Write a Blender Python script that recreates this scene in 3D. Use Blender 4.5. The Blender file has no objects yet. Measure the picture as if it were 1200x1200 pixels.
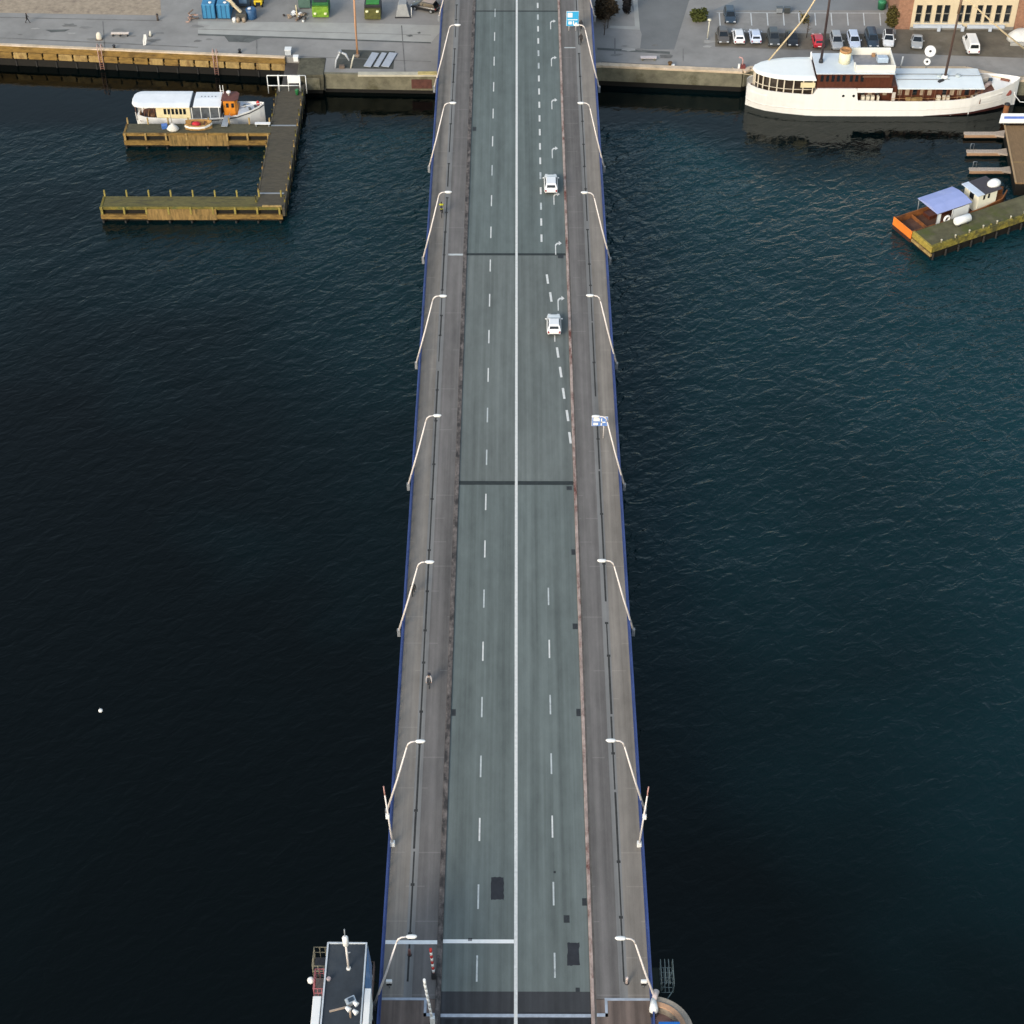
import bpy, bmesh, math, random
from mathutils import Vector, Matrix
random.seed(7)
S = bpy.context.scene
COL = S.collection
R_ = math.radians

# ------------------------------------------------------------------ camera
CZ = 138.7
cam_d = bpy.data.cameras.new('camera'); cam = bpy.data.objects.new('camera', cam_d); COL.objects.link(cam)
cam_d.sensor_width = 36.0; cam_d.lens = 36.0*2100/1200
cam_d.clip_start = 1.0; cam_d.clip_end = 12000
PITCH = math.atan(2004/2100.); YAW = 7/2902.
cam.location = (0, 0, CZ); cam.rotation_euler = (math.pi/2-PITCH, 0, YAW)
S.camera = cam
S.render.resolution_x = 1024; S.render.resolution_y = 1024

# ------------------------------------------------------------------ sky, sun, exposure
SUN_EL = R_(27); SUN_V = Vector((-0.55, -0.83, 0)).normalized()      # horizontal direction towards the sun
w = bpy.data.worlds.new("World"); S.world = w; w.use_nodes = True
nt = w.node_tree; bg = nt.nodes['Background']
sky = nt.nodes.new('ShaderNodeTexSky'); sky.sky_type = 'NISHITA'; sky.sun_disc = False
sky.sun_elevation = SUN_EL; sky.sun_rotation = math.atan2(SUN_V.x, SUN_V.y)
sky.air_density = 1.6; sky.dust_density = 2.0; sky.ozone_density = 1.5
hs = nt.nodes.new('ShaderNodeHueSaturation'); hs.inputs['Saturation'].default_value = 0.8      # thin overcast: a greyer sky
nt.links.new(sky.outputs[0], hs.inputs['Color']); nt.links.new(hs.outputs[0], bg.inputs[0]); bg.inputs[1].default_value = 0.15
sd = bpy.data.lights.new('sun', 'SUN'); sd.energy = 1.4; sd.angle = R_(20); sd.color = (1.0, 0.91, 0.78)
sun = bpy.data.objects.new('sun', sd); COL.objects.link(sun)
sv = Vector((SUN_V.x*math.cos(SUN_EL), SUN_V.y*math.cos(SUN_EL), math.sin(SUN_EL)))
sun.rotation_euler = (-sv).to_track_quat('-Z', 'Y').to_euler()
S.view_settings.view_transform = 'Standard'; S.view_settings.look = 'None'
S.view_settings.exposure = 0.6; S.view_settings.gamma = 1.0

# ------------------------------------------------------------------ survey: where a sight line meets a level
def P(px, py, z):
    a = (px-600)/2100.; b = -(py-600)/2100.
    c, s = math.cos(PITCH), math.sin(PITCH); cy, sy = math.cos(YAW), math.sin(YAW)
    d = Vector((-sy*c, cy*c, -s)) + a*Vector((cy, sy, 0)) + b*Vector((-sy*s, cy*s, c))
    t = (z-CZ)/d.z
    return Vector((d.x*t, d.y*t, z))

# ------------------------------------------------------------------ materials
MATS = {}
def mat(name, col, rough=0.75, var=0.14, scale=1.5, metal=0.0, bump=0.0, spec=0.4, dirt=None, stretch=(1,1,1), coat=0.0):
    if name in MATS: return MATS[name]
    m = bpy.data.materials.new(name); m.use_nodes = True; MATS[name] = m
    n = m.node_tree.nodes; l = m.node_tree.links; b = n['Principled BSDF']
    tc = n.new('ShaderNodeTexCoord'); mp = n.new('ShaderNodeMapping'); mp.inputs['Scale'].default_value = stretch
    l.new(tc.outputs['Object'], mp.inputs[0])
    nz = n.new('ShaderNodeTexNoise'); nz.inputs['Scale'].default_value = scale; nz.inputs['Detail'].default_value = 7; nz.inputs['Roughness'].default_value = 0.65
    l.new(mp.outputs[0], nz.inputs['Vector'])
    r = n.new('ShaderNodeValToRGB'); r.color_ramp.elements[0].position = .3; r.color_ramp.elements[1].position = .7
    r.color_ramp.elements[0].color = [max(0, c*(1-var)) for c in col]+[1]
    r.color_ramp.elements[1].color = [min(.95, c*(1+var)) for c in col]+[1]
    l.new(nz.outputs[0], r.inputs[0]); out = r.outputs[0]
    if dirt:
        n2 = n.new('ShaderNodeTexNoise'); n2.inputs['Scale'].default_value = scale*.37; n2.inputs['Detail'].default_value = 8; n2.inputs['Roughness'].default_value = .7
        l.new(mp.outputs[0], n2.inputs['Vector'])
        r2 = n.new('ShaderNodeValToRGB'); r2.color_ramp.elements[0].position = dirt[1]; r2.color_ramp.elements[1].position = dirt[1]+.14
        l.new(n2.outputs[0], r2.inputs[0])
        mx = n.new('ShaderNodeMix'); mx.data_type = 'RGBA'; l.new(r2.outputs[0], mx.inputs[0]); l.new(out, mx.inputs[6]); mx.inputs[7].default_value = list(dirt[0])+[1]
        out = mx.outputs[2]
    l.new(out, b.inputs['Base Color'])
    b.inputs['Roughness'].default_value = rough; b.inputs['Metallic'].default_value = metal; b.inputs['Specular IOR Level'].default_value = spec
    b.inputs['Coat Weight'].default_value = coat
    if bump:
        bp = n.new('ShaderNodeBump'); bp.inputs['Strength'].default_value = bump; bp.inputs['Distance'].default_value = .05
        l.new(nz.outputs[0], bp.inputs['Height']); l.new(bp.outputs[0], b.inputs['Normal'])
    return m

def water_mat():
    m = bpy.data.materials.new('sea_water'); m.use_nodes = True
    n = m.node_tree.nodes; l = m.node_tree.links; b = n['Principled BSDF']
    b.inputs['Roughness'].default_value = 0.06; b.inputs['IOR'].default_value = 1.29; b.inputs['Specular Tint'].default_value = (.86, 1.0, .93, 1)
    tc = n.new('ShaderNodeTexCoord')
    # slow silt tint, plus reflected sky brightness painted into the colour
    n0 = n.new('ShaderNodeTexNoise'); n0.inputs['Scale'].default_value = .012; n0.inputs['Detail'].default_value = 4; l.new(tc.outputs['Object'], n0.inputs['Vector'])
    r0 = n.new('ShaderNodeValToRGB'); r0.color_ramp.elements[0].position = 0; r0.color_ramp.elements[1].position = 1
    r0.color_ramp.elements[0].color = (.0000, .0004, .0002, 1); r0.color_ramp.elements[1].color = (.0040, .0265, .0335, 1)
    # wind: ruffled water on the right and towards the far shore, calmer lee on the near left
    sx = n.new('ShaderNodeSeparateXYZ'); l.new(tc.outputs['Object'], sx.inputs[0])
    def mth(op, a, c):
        q = n.new('ShaderNodeMath'); q.operation = op
        for i, v in enumerate((a, c)):
            if isinstance(v, (int, float)): q.inputs[i].default_value = v
            else: l.new(v, q.inputs[i])
        return q.outputs[0]
    nw = n.new('ShaderNodeTexNoise'); nw.inputs['Scale'].default_value = .02; nw.inputs['Detail'].default_value = 3; l.new(tc.outputs['Object'], nw.inputs['Vector'])
    wind = mth('ADD', mth('MULTIPLY', mth('SUBTRACT', nw.outputs[0], .5), 1.5), mth('ADD', mth('MULTIPLY', sx.outputs[0], .010), mth('MULTIPLY', mth('SUBTRACT', sx.outputs[1], 150), .0095)))
    wind = mth('MINIMUM', mth('MAXIMUM', mth('ADD', wind, .75), .30), 1.7)
    lw = mth('ADD', 7.0, mth('MULTIPLY', 16.0, mth('MINIMUM', mth('MAXIMUM', mth('DIVIDE', mth('SUBTRACT', sx.outputs[0], 22.0), 15.0), 0.0), 1.0)))
    lee = mth('MINIMUM', mth('MAXIMUM', mth('POWER', mth('MAXIMUM', mth('DIVIDE', mth('SUBTRACT', 231.0, sx.outputs[1]), lw), 0.0), 2.2), .10), 1.0)       # sheltered water under the quay
    l.new(mth('ADD', mth('MULTIPLY', mth('MULTIPLY', mth('SUBTRACT', wind, .3), .80), lee), mth('MULTIPLY', mth('SUBTRACT', n0.outputs[0], .5), .5)), r0.inputs[0]); l.new(r0.outputs[0], b.inputs['Base Color'])  # wind and lee also steer how much sky brightness is painted in
    prev = None
    for sc, rot, st, dist, det in (((.09, .17, 1), 42, .24, 1.5, 3), ((.48, .80, 1), 34, .62, .42, 3), ((1.1, 1.8, 1), 18, .40, .14, 2)):
        m0 = n.new('ShaderNodeMapping'); m0.inputs['Rotation'].default_value = (0, 0, R_(-rot)); l.new(tc.outputs['Object'], m0.inputs[0])
        mp = n.new('ShaderNodeMapping'); mp.inputs['Scale'].default_value = sc; l.new(m0.outputs[0], mp.inputs[0])
        nz = n.new('ShaderNodeTexNoise'); nz.inputs['Scale'].default_value = 1; nz.inputs['Detail'].default_value = det; nz.inputs['Roughness'].default_value = .5; nz.inputs['Distortion'].default_value = .7
        l.new(mp.outputs[0], nz.inputs['Vector'])
        bp = n.new('ShaderNodeBump'); l.new(mth('MULTIPLY', mth('MULTIPLY', wind, lee), st), bp.inputs['Strength']); bp.inputs['Distance'].default_value = dist
        l.new(nz.outputs[0], bp.inputs['Height'])
        if prev: l.new(prev.outputs[0], bp.inputs['Normal'])
        prev = bp
    l.new(prev.outputs[0], b.inputs['Normal'])
    return m

def road_mat(name, col, streak=.30, slabs=0.0):
    m = bpy.data.materials.new(name); m.use_nodes = True
    n = m.node_tree.nodes; l = m.node_tree.links; b = n['Principled BSDF']; b.inputs['Roughness'].default_value = .85; b.inputs['Specular IOR Level'].default_value = .3
    tc = n.new('ShaderNodeTexCoord')
    def noise(scale, det=5, ro=.6):
        mp = n.new('ShaderNodeMapping'); mp.inputs['Scale'].default_value = scale; l.new(tc.outputs['Object'], mp.inputs[0])
        z = n.new('ShaderNodeTexNoise'); z.inputs['Scale'].default_value = 1; z.inputs['Detail'].default_value = det; z.inputs['Roughness'].default_value = ro
        l.new(mp.outputs[0], z.inputs['Vector']); return z.outputs[0]
    def math_(op, a, c, d=None):
        q = n.new('ShaderNodeMath'); q.operation = op
        for i, v in enumerate((a, c, d)):
            if v is None: continue
            if isinstance(v, (int, float)): q.inputs[i].default_value = v
            else: l.new(v, q.inputs[i])
        return q.outputs[0]
    a = math_('MULTIPLY', math_('SUBTRACT', noise((1.15, .012, 1), 4), .5), streak*4)       # wheel tracks worn along the lanes
    c = math_('MULTIPLY', math_('SUBTRACT', noise((.35, .06, 1), 6), .5), streak*2.2)
    d = math_('MULTIPLY', math_('SUBTRACT', noise((9, 9, 9), 3, .8), .5), .22)
    e = math_('MULTIPLY', math_('SUBTRACT', noise((.9, .35, 1), 8, .7), .5), streak*1.9)
    f = math_('ADD', math_('ADD', math_('ADD', a, c), math_('ADD', d, e)), 1.0)
    if slabs:
        sx = n.new('ShaderNodeSeparateXYZ'); l.new(tc.outputs['Object'], sx.inputs[0])
        fr = math_('FRACT', math_('DIVIDE', sx.outputs[1], 3.54), 0)
        g = math_('LESS_THAN', fr, .035)
        k = math_('GREATER_THAN', noise((.3, .29, 1), 2), .52)
        f = math_('ADD', f, math_('MULTIPLY', math_('MULTIPLY', g, k), slabs))
    mx = n.new('ShaderNodeMix'); mx.data_type = 'RGBA'; mx.blend_type = 'MULTIPLY'; mx.inputs[0].default_value = 1
    mx.inputs[6].default_value = list(col)+[1]
    cb = n.new('ShaderNodeCombineColor'); [l.new(f, cb.inputs[i]) for i in range(3)]
    l.new(cb.outputs[0], mx.inputs[7]); l.new(mx.outputs[2], b.inputs['Base Color'])
    return m

def glass(name='dark_glass', col=(.012, .016, .02)):
    return mat(name, col, rough=.08, var=.05, spec=.6)

WHITE = mat('white_paint', (.74, .75, .74), .45, .05, 1.2, dirt=((.52, .50, .46), .66))
BWHITE = mat('bright_white_paint', (.80, .80, .78), .4, .04, .6, dirt=((.62, .60, .56), .70))
LAMPW = mat('lamp_enamel', (.72, .66, .63), .45, .06, 1.5)
BLUE = mat('bridge_blue_paint', (.036, .062, .19), .5, .3, .35, dirt=((.05, .06, .11), .58))
STEEL = mat('grey_steel', (.28, .30, .32), .5, .12, 2, metal=.3)
DARK = mat('dark_metal', (.025, .026, .03), .5, .2, 3)
BLACK = mat('black_rubber', (.012, .012, .013), .85, .2, 4)
MARK = mat('road_marking_paint', (.64, .64, .62), .7, .15, 3.2, dirt=((.34, .35, .34), .60))
MARKW = mat('fresh_marking_paint', (.82,.82,.80), .6, .06, 2, dirt=((.55,.55,.53), .64))
MARKF = mat('worn_marking_paint', (.47, .50, .50), .75, .18, 3, dirt=((.2, .22, .22), .55))
CONC = mat('quay_concrete', (.16, .15, .105), .9, .35, .6, bump=.4, dirt=((.07, .065, .035), .55))
CONCD = mat('stained_concrete', (.10, .092, .062), .9, .4, .7, bump=.4, dirt=((.03, .03, .02), .5))
COPING = mat('weathered_coping_timber', (.56, .44, .31), .85, .22, .8, bump=.3, dirt=((.72, .58, .45), .5))
TIMBER = mat('yellow_brown_timber', (.215, .13, .034), .85, .4, .9, bump=.4, stretch=(1, 1, 3), dirt=((.095, .055, .017), .50))
TIMBERL = mat('pale_sawn_timber', (.33, .225, .085), .85, .35, 1.6, bump=.4, stretch=(1.6,1,.8), dirt=((.17, .10, .036), .52))
MOSSY = mat('mossy_timber', (.155, .122, .024), .9, .4, 1.1, bump=.4, dirt=((.09, .10, .028), .5))
DECKG = mat('grey_green_deck_boards', (.085, .078, .048), .9, .35, 1.4, bump=.3, stretch=(1, 4, 1), dirt=((.05, .048, .034), .55))
DECKB = mat('dark_walkway_boards', (.075, .064, .045), .9, .3, 1.2, bump=.3, stretch=(1, 5, 1), dirt=((.045, .042, .035), .55))
PILE = mat('black_pile_and_shade', (.006, .005, .0035), .7, .4, 2)  # near black for piles; also paints in the shade under quays and piers
BROWNW = mat('varnished_brown_wood', (.085, .026, .014), .45, .3, 1.2, stretch=(3, 1, 1))
ROOFB = mat('pale_blue_roof_paint', (.61, .67, .72), .5, .06, .5, dirt=((.44, .48, .52), .62))
CREAM = mat('cream_paint', (.72, .62, .38), .55, .08, 1)
ORANGE = mat('orange_paint', (.62, .22, .02), .5, .15, 1.2)
GLASS = glass()

# ------------------------------------------------------------------ mesh builder
class MB:
    def __init__(s): s.v = []; s.f = []; s.sm = []
    def add(s, vs, fs, smooth=False):
        o = len(s.v); s.v += [tuple(v) for v in vs]; s.f += [tuple(i+o for i in f) for f in fs]; s.sm += [smooth]*len(fs); return s
    def box(s, x0, x1, y0, y1, z0, z1):
        vs = [(x, y, z) for z in (z0, z1) for y in (y0, y1) for x in (x0, x1)]
        return s.add(vs, [(0,2,3,1),(4,5,7,6),(0,1,5,4),(2,6,7,3),(0,4,6,2),(1,3,7,5)])
    def obox(s, c, d, rz=0, rx=0, ry=0):
        M = Matrix.Translation(c) @ Matrix.Rotation(rz, 4, 'Z') @ Matrix.Rotation(ry, 4, 'Y') @ Matrix.Rotation(rx, 4, 'X')
        vs = [M @ Vector((x*d[0]/2, y*d[1]/2, z*d[2]/2)) for z in (-1,1) for y in (-1,1) for x in (-1,1)]
        return s.add(vs, [(0,2,3,1),(4,5,7,6),(0,1,5,4),(2,6,7,3),(0,4,6,2),(1,3,7,5)])
    def beam(s, a, b, wd, h):
        a = Vector(a); b = Vector(b); d = b-a
        q = d.to_track_quat('X', 'Z'); M = Matrix.Translation((a+b)/2) @ q.to_matrix().to_4x4()
        vs = [M @ Vector((x*d.length/2, y*wd/2, z*h/2)) for z in (-1,1) for y in (-1,1) for x in (-1,1)]
        return s.add(vs, [(0,2,3,1),(4,5,7,6),(0,1,5,4),(2,6,7,3),(0,4,6,2),(1,3,7,5)])
    def tube(s, pts, rs, n=8):
        pts = [Vector(p) for p in pts]
        if isinstance(rs, (int, float)): rs = [rs]*len(pts)
        vs = []; fs = []
        for i, p in enumerate(pts):
            d = (pts[min(i+1, len(pts)-1)]-pts[max(i-1, 0)]).normalized()
            q = d.to_track_quat('Z', 'Y')
            for k in range(n):
                a = 2*math.pi*k/n; vs.append(p + q @ Vector((math.cos(a)*rs[i], math.sin(a)*rs[i], 0)))
        for i in range(len(pts)-1):
            for k in range(n): fs.append((i*n+k, i*n+(k+1)%n, (i+1)*n+(k+1)%n, (i+1)*n+k))
        s.add(vs, fs, True)
        s.add(vs[:n], [tuple(reversed(range(n)))]); s.add(vs[-n:], [tuple(range(n))]); return s
    def lathe(s, c, prof, n=20, sx=1, sy=1):
        vs = []; fs = []
        for r, z in prof:
            for k in range(n):
                a = 2*math.pi*k/n; vs.append((c[0]+r*sx*math.cos(a), c[1]+r*sy*math.sin(a), c[2]+z))
        for i in range(len(prof)-1):
            for k in range(n): fs.append((i*n+k, i*n+(k+1)%n, (i+1)*n+(k+1)%n, (i+1)*n+k))
        s.add(vs, fs, True); s.add(vs[:n], [tuple(reversed(range(n)))]); s.add(vs[-n:], [tuple(range(n))]); return s
    def prism(s, poly, z0, z1):
        n = len(poly); vs = [(p[0], p[1], z0) for p in poly]+[(p[0], p[1], z1) for p in poly]
        return s.add(vs, [tuple(reversed(range(n))), tuple(range(n, 2*n))]+[(i, (i+1)%n, n+(i+1)%n, n+i) for i in range(n)])
    def loft(s, loops, smooth=True, caps=True):
        n = len(loops[0]); vs = [p for L in loops for p in L]; fs = []
        for i in range(len(loops)-1):
            for k in range(n): fs.append((i*n+k, i*n+(k+1)%n, (i+1)*n+(k+1)%n, (i+1)*n+k))
        s.add(vs, fs, smooth)
        if caps: s.add(loops[0], [tuple(reversed(range(n)))]); s.add(loops[-1], [tuple(range(n))])
        return s
    def torus(s, c, R, r, axis='Z', n=20, m=8):
        vs = []; fs = []
        for i in range(n):
            a = 2*math.pi*i/n
            for k in range(m):
                b = 2*math.pi*k/m; q = R+r*math.cos(b); p = (q*math.cos(a), q*math.sin(a), r*math.sin(b))
                if axis == 'X': p = (p[2], p[0], p[1])
                if axis == 'Y': p = (p[0], p[2], p[1])
                vs.append((c[0]+p[0], c[1]+p[1], c[2]+p[2]))
        for i in range(n):
            for k in range(m): fs.append((i*m+k, ((i+1)%n)*m+k, ((i+1)%n)*m+(k+1)%m, i*m+(k+1)%m))
        return s.add(vs, fs, True)
    def build(s, name, m, parent=None, bevel=0, world=False, label=None):
        vs = s.v
        if world and parent is not None:
            r = parent
            while r.parent: r = r.parent
            L = r.location; vs = [(v[0]-L[0], v[1]-L[1], v[2]-L[2]) for v in vs]
        me = bpy.data.meshes.new(name); me.from_pydata(vs, [], s.f)
        me.polygons.foreach_set('use_smooth', s.sm)
        bm = bmesh.new(); bm.from_mesh(me); bmesh.ops.remove_doubles(bm, verts=bm.verts, dist=1e-5)
        bmesh.ops.recalc_face_normals(bm, faces=bm.faces); bm.to_mesh(me); bm.free()
        for x in (m if isinstance(m, (list, tuple)) else [m]): me.materials.append(x)
        o = bpy.data.objects.new(name, me); COL.objects.link(o)
        if parent: o.parent = parent
        if bevel:
            b = o.modifiers.new('bevel', 'BEVEL'); b.width = bevel; b.segments = 2; b.limit_method = 'ANGLE'; b.angle_limit = R_(40)
        if label: o['label'] = label
        return o

def tag(o, label=None, cat=None, group=None, kind=None):
    if label: o['label'] = label
    if cat: o['category'] = cat
    if group: o['group'] = group
    if kind: o['kind'] = kind
    return o
def thing(name, label, cat, loc=(0,0,0), rz=0, group=None):
    o = bpy.data.objects.new(name, None); COL.objects.link(o); o.location = loc; o.rotation_euler = (0, 0, rz); o.empty_display_size = .5
    return tag(o, label, cat, group)
def copy_tree(o, parent=None):
    c = o.copy(); COL.objects.link(c)
    if parent: c.parent = parent
    for ch in list(o.children): copy_tree(ch, c)
    return c
def B(*a): return MB().box(*a)

# ================================================================== SETTING
water = MB()
water.add([(-4000,-1500,0),(4000,-1500,0),(4000,260,0),(-4000,260,0)], [(0,1,2,3)])
tag(water.build('water', water_mat()), 'dark blue rippled fjord water on both sides of the bridge', 'water', kind='structure')
seabed = MB(); seabed.add([(-4000,-1500,-6),(4000,-1500,-6),(4000,3500,-6),(-4000,3500,-6)], [(0,1,2,3)])
tag(seabed.build('seabed', mat('silt', (.01,.012,.010), .95)), 'dark silt under the water', 'seabed', kind='structure')

QZ = 3.2
front = [(-2500, 443), (-77.8, 243.9), (-34.4, 240.25), (-32.3, 240.0), (-28.2, 235.9), (-11.9, 235.35), (11.5, 237.7), (12.7, 237.9), (33.4, 236.1), (34.5, 236.9), (66.5, 236.9), (72.5, 233.9), (110, 233.6), (2500, 233.6)]
q = MB(); q.prism(front+[(2500, 3500), (-2500, 3500)], -6, QZ)
tag(q.build('quay_ground', mat('quay_asphalt', (.262, .253, .240), .9, .2, .16, bump=.2, dirt=((.185, .18, .168), .54))), 'grey asphalt quay along the far shore', 'quay', kind='structure')

def sheet(name, pts, z, m, label):
    s = MB(); s.prism([(p.x, p.y) if isinstance(p, Vector) else p for p in pts], z-.003, z)
    return tag(s.build(name, m), label, name.replace('_', ' '), kind='structure')
COBB = mat('brown_cobbles', (.33, .265, .195), .9, .25, 1.3, bump=.4, dirt=((.22, .17, .13), .55))
sheet('cobbled_paving', [P(-60,14,QZ), P(189,18,QZ), P(184,-60,QZ), P(-60,-60,QZ)], QZ+.012, COBB, 'brown cobbled strip along the top left of the quay')
PALE = mat('pale_concrete_slab', (.36, .355, .33), .9, .12, .35, dirt=((.25, .25, .23), .6))
sheet('concrete_apron', [P(232,25,QZ), P(232,40,QZ), P(330,45,QZ), P(505,50,QZ), P(522,30,QZ), P(420,27,QZ), P(330,26,QZ)], QZ+.008, PALE, 'paler concrete strip between the machines and the quay road')
TAR = mat('tar_strip', (.10, .105, .10), .9, .3, .5, dirt=((.17,.175,.17), .55))
sheet('tar_seam', [P(232,39.5,QZ), P(232,41.5,QZ), P(505,51,QZ), P(505,49.5,QZ)], QZ+.016, TAR, 'dark seam along the left quay road')
sheet('wet_patch', [P(262,41.5,QZ), P(268,49,QZ), P(292,50,QZ), P(308,44,QZ)], QZ+.020, TAR, 'dark damp patch on the left quay road')
sheet('wet_patch', [P(53,35,QZ), P(60,38,QZ), P(76,37,QZ), P(82,34.5,QZ)], QZ+.020, TAR, 'dark damp patch on the far left of the quay')
sheet('tar_seam', [P(700,56,QZ), P(700,58.5,QZ), P(785,63.5,QZ), P(785,60.5,QZ)], QZ+.016, TAR, 'dark seam along the right quay road')
PARKB = mat('car_park_gravel', (.135, .118, .092), .95, .25, .4, dirt=((.18,.165,.14), .55))
sheet('car_park', [P(838,38,QZ), P(838,55,QZ), P(1200,68,QZ), P(1200,36,QZ), P(1050,32,QZ), P(1050,40,QZ)], QZ+.008, PARKB, 'brown gravel car park strip behind the ship')
sheet('road', [P(752,40,QZ), P(716,-60,QZ), P(826,-60,QZ), P(790,58,QZ), P(750,58,QZ)], QZ+.012, mat('side_road_asphalt', (.155,.16,.16), .9, .15, .2), 'darker side road coming down to the quay on the right')
sheet('road', [P(868,-3,QZ), P(836,12,QZ), P(1050,12,QZ), P(1050,-60,QZ), P(868,-60,QZ)], QZ+.004, mat('upper_road_asphalt', (.20,.215,.225), .9, .12, .2), 'blue grey road above the parking bays')
sheet('pavement', [P(715,30,QZ), P(714,33,QZ), P(750,35,QZ), P(742,-60,QZ), P(738,-60,QZ), P(744,31,QZ)], QZ+.016, PALE, 'pale kerb line around the verge right of the bridge')
sheet('paved_patch', [P(400,58,QZ), P(391,80,QZ), P(461,81,QZ), P(463,60,QZ)], QZ+.012, mat('dark_deck_patch', (.075,.078,.068), .9, .25, .8), 'dark rectangular patch at the quay edge beside the bridge')

QJ = mat('quay_joint', (.15,.146,.138), .9, .25, .6, dirt=((.22,.215,.2), .5)); QR = mat('quay_repair', (.205,.20,.19), .9, .18, .7); QL = mat('quay_pale_patch', (.33,.32,.30), .9, .15, .5)
for x0, y0, x1, y1, wd in ((0,44,232,55,.9),(0,20,190,24,.7),(352,66,505,72,.6),(300,47,300,66,1.6),(120,25,122,56,1.2),(470,30,474,84,1.2),(232,34,505,41,.4),(705,72,868,81,.7),(640+80,45,720,66,1.2),(800,57,800,72,1.2),(838,54,1000,60,.6)):
    sheet('paving_joint', [P(x0,y0,QZ),P(x0+(wd if abs(x1-x0) < 9 else 0),y0+(wd if abs(x1-x0) >= 9 else 0),QZ),P(x1+(wd if abs(x1-x0) < 9 else 0),y1+(wd if abs(x1-x0) >= 9 else 0),QZ),P(x1,y1,QZ)], QZ+.022, QJ, 'thin dirty joint across the quay paving')
rq = random.Random(3)
for k in range(26):
    left = k < 15; cx = rq.uniform(10,320) if left else rq.uniform(715,860); cy = rq.uniform(26,50) if left else rq.uniform(48,74)
    if not left and cy > 70: continue
    rr = rq.uniform(3,11); n_ = 11; a0 = [rq.uniform(.55,1.1) for _ in range(n_)]
    sheet('quay_stain', [P(cx+rr*a0[i]*math.cos(6.283*i/n_), cy-rr*.22*a0[i]*math.sin(6.283*i/n_), QZ) for i in range(n_)], QZ+.026+.0005*k, rq.choice([QR, QL, QR, QJ]), 'worn patch in the quay paving')
# far town ground keeps the quay sheet; ------------------------------------------------ BRIDGE
BX = .12; DZ = 8.0; Y0, Y1 = 40.0, 330.0
br = thing('bridge', 'long straight road bridge with four lanes and blue railings crossing the fjord', 'bridge', (BX, 150, DZ))
def bpart(mb, name, m, bevel=0, label=None, parent=None): 
    mb.v = [(x, y-150, z) for x, y, z in mb.v]; return mb.build(name, m, parent or br, bevel, label=label)
bpart(B(-11.0, 11.0, Y0, Y1, -.9, -.16), 'deck', mat('deck_concrete', (.15,.15,.145), .9))
for s in (-1, 1):
    bpart(B(s*8.2-.5, s*8.2+.5, Y0, Y1, -2.6, -.903), 'girder', BLUE)
    bpart(B(s*3-.5, s*3+.5, Y0, Y1, -2.6, -.903), 'girder', BLUE)
for y in (101, 141.5, 183.4, 225.5): bpart(B(-9.5, 9.5, y-1.6, y+1.6, -8.6, -2.603), 'pier', CONCD, .3)
ROADM = [road_mat('bridge_asphalt', (.122, .143, .137)), road_mat('bridge_asphalt_older', (.131, .147, .140)), road_mat('bridge_asphalt_patched', (.117, .140, .135)), road_mat('fresh_asphalt', (.040, .042, .046), .35), road_mat('black_asphalt', (.019, .021, .025), .9)]
JY = [141.48, 183.39, 245.37]
segs = [(79.65, 141.3, 0), (141.66, 183.24, 1), (183.54, 245.2, 2), (245.54, Y1, 1), (77.75, 79.65, 3), (Y0, 77.1, 4)]
for a, b, k in segs: bpart(B(-6.15, 6.15, a, b, -.157, 0), 'carriageway', ROADM[k])
for j, wd in zip(JY, (.60, .46, .30)): bpart(B(-6.1, 6.1, j-wd/2, j+wd/2, -.157, .006), 'expansion_joint', mat('joint_rubber', (.022,.028,.028), .7, .3, 2))  # rubber joints; the middle one is made wider to paint in its shadow
FOOTM = road_mat('footway_asphalt', (.212, .190, .166), .34, .18); CYCM = road_mat('cycle_track_asphalt', (.140, .130, .124), .34, .26)
FOOTB = road_mat('brown_bascule_surface', (.150, .115, .098), .5); STRIP = road_mat('worn_strip', (.195, .192, .186), .30)
KERBR = mat('orange_stained_granite', (.37, .285, .25), .85, .4, 2.4, stretch=(1,.45,1), dirt=((.13,.045,.035), .50))  # orange stains, with the sunlit face painted in as a paler tone
KERBL = mat('shadow_toned_granite', (.125, .108, .10), .9, .6, 2.6, stretch=(1,.6,1), dirt=((.035,.032,.032), .46))  # kerb step shadow painted into the dark tone; speckles are the granite
SEAM2 = mat('kerb_joint_dirt', (.10,.09,.08), .9, .3, 1.5)
SEAM = mat('gutter_grime', (.035, .035, .034), .9, .4, 2)
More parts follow.
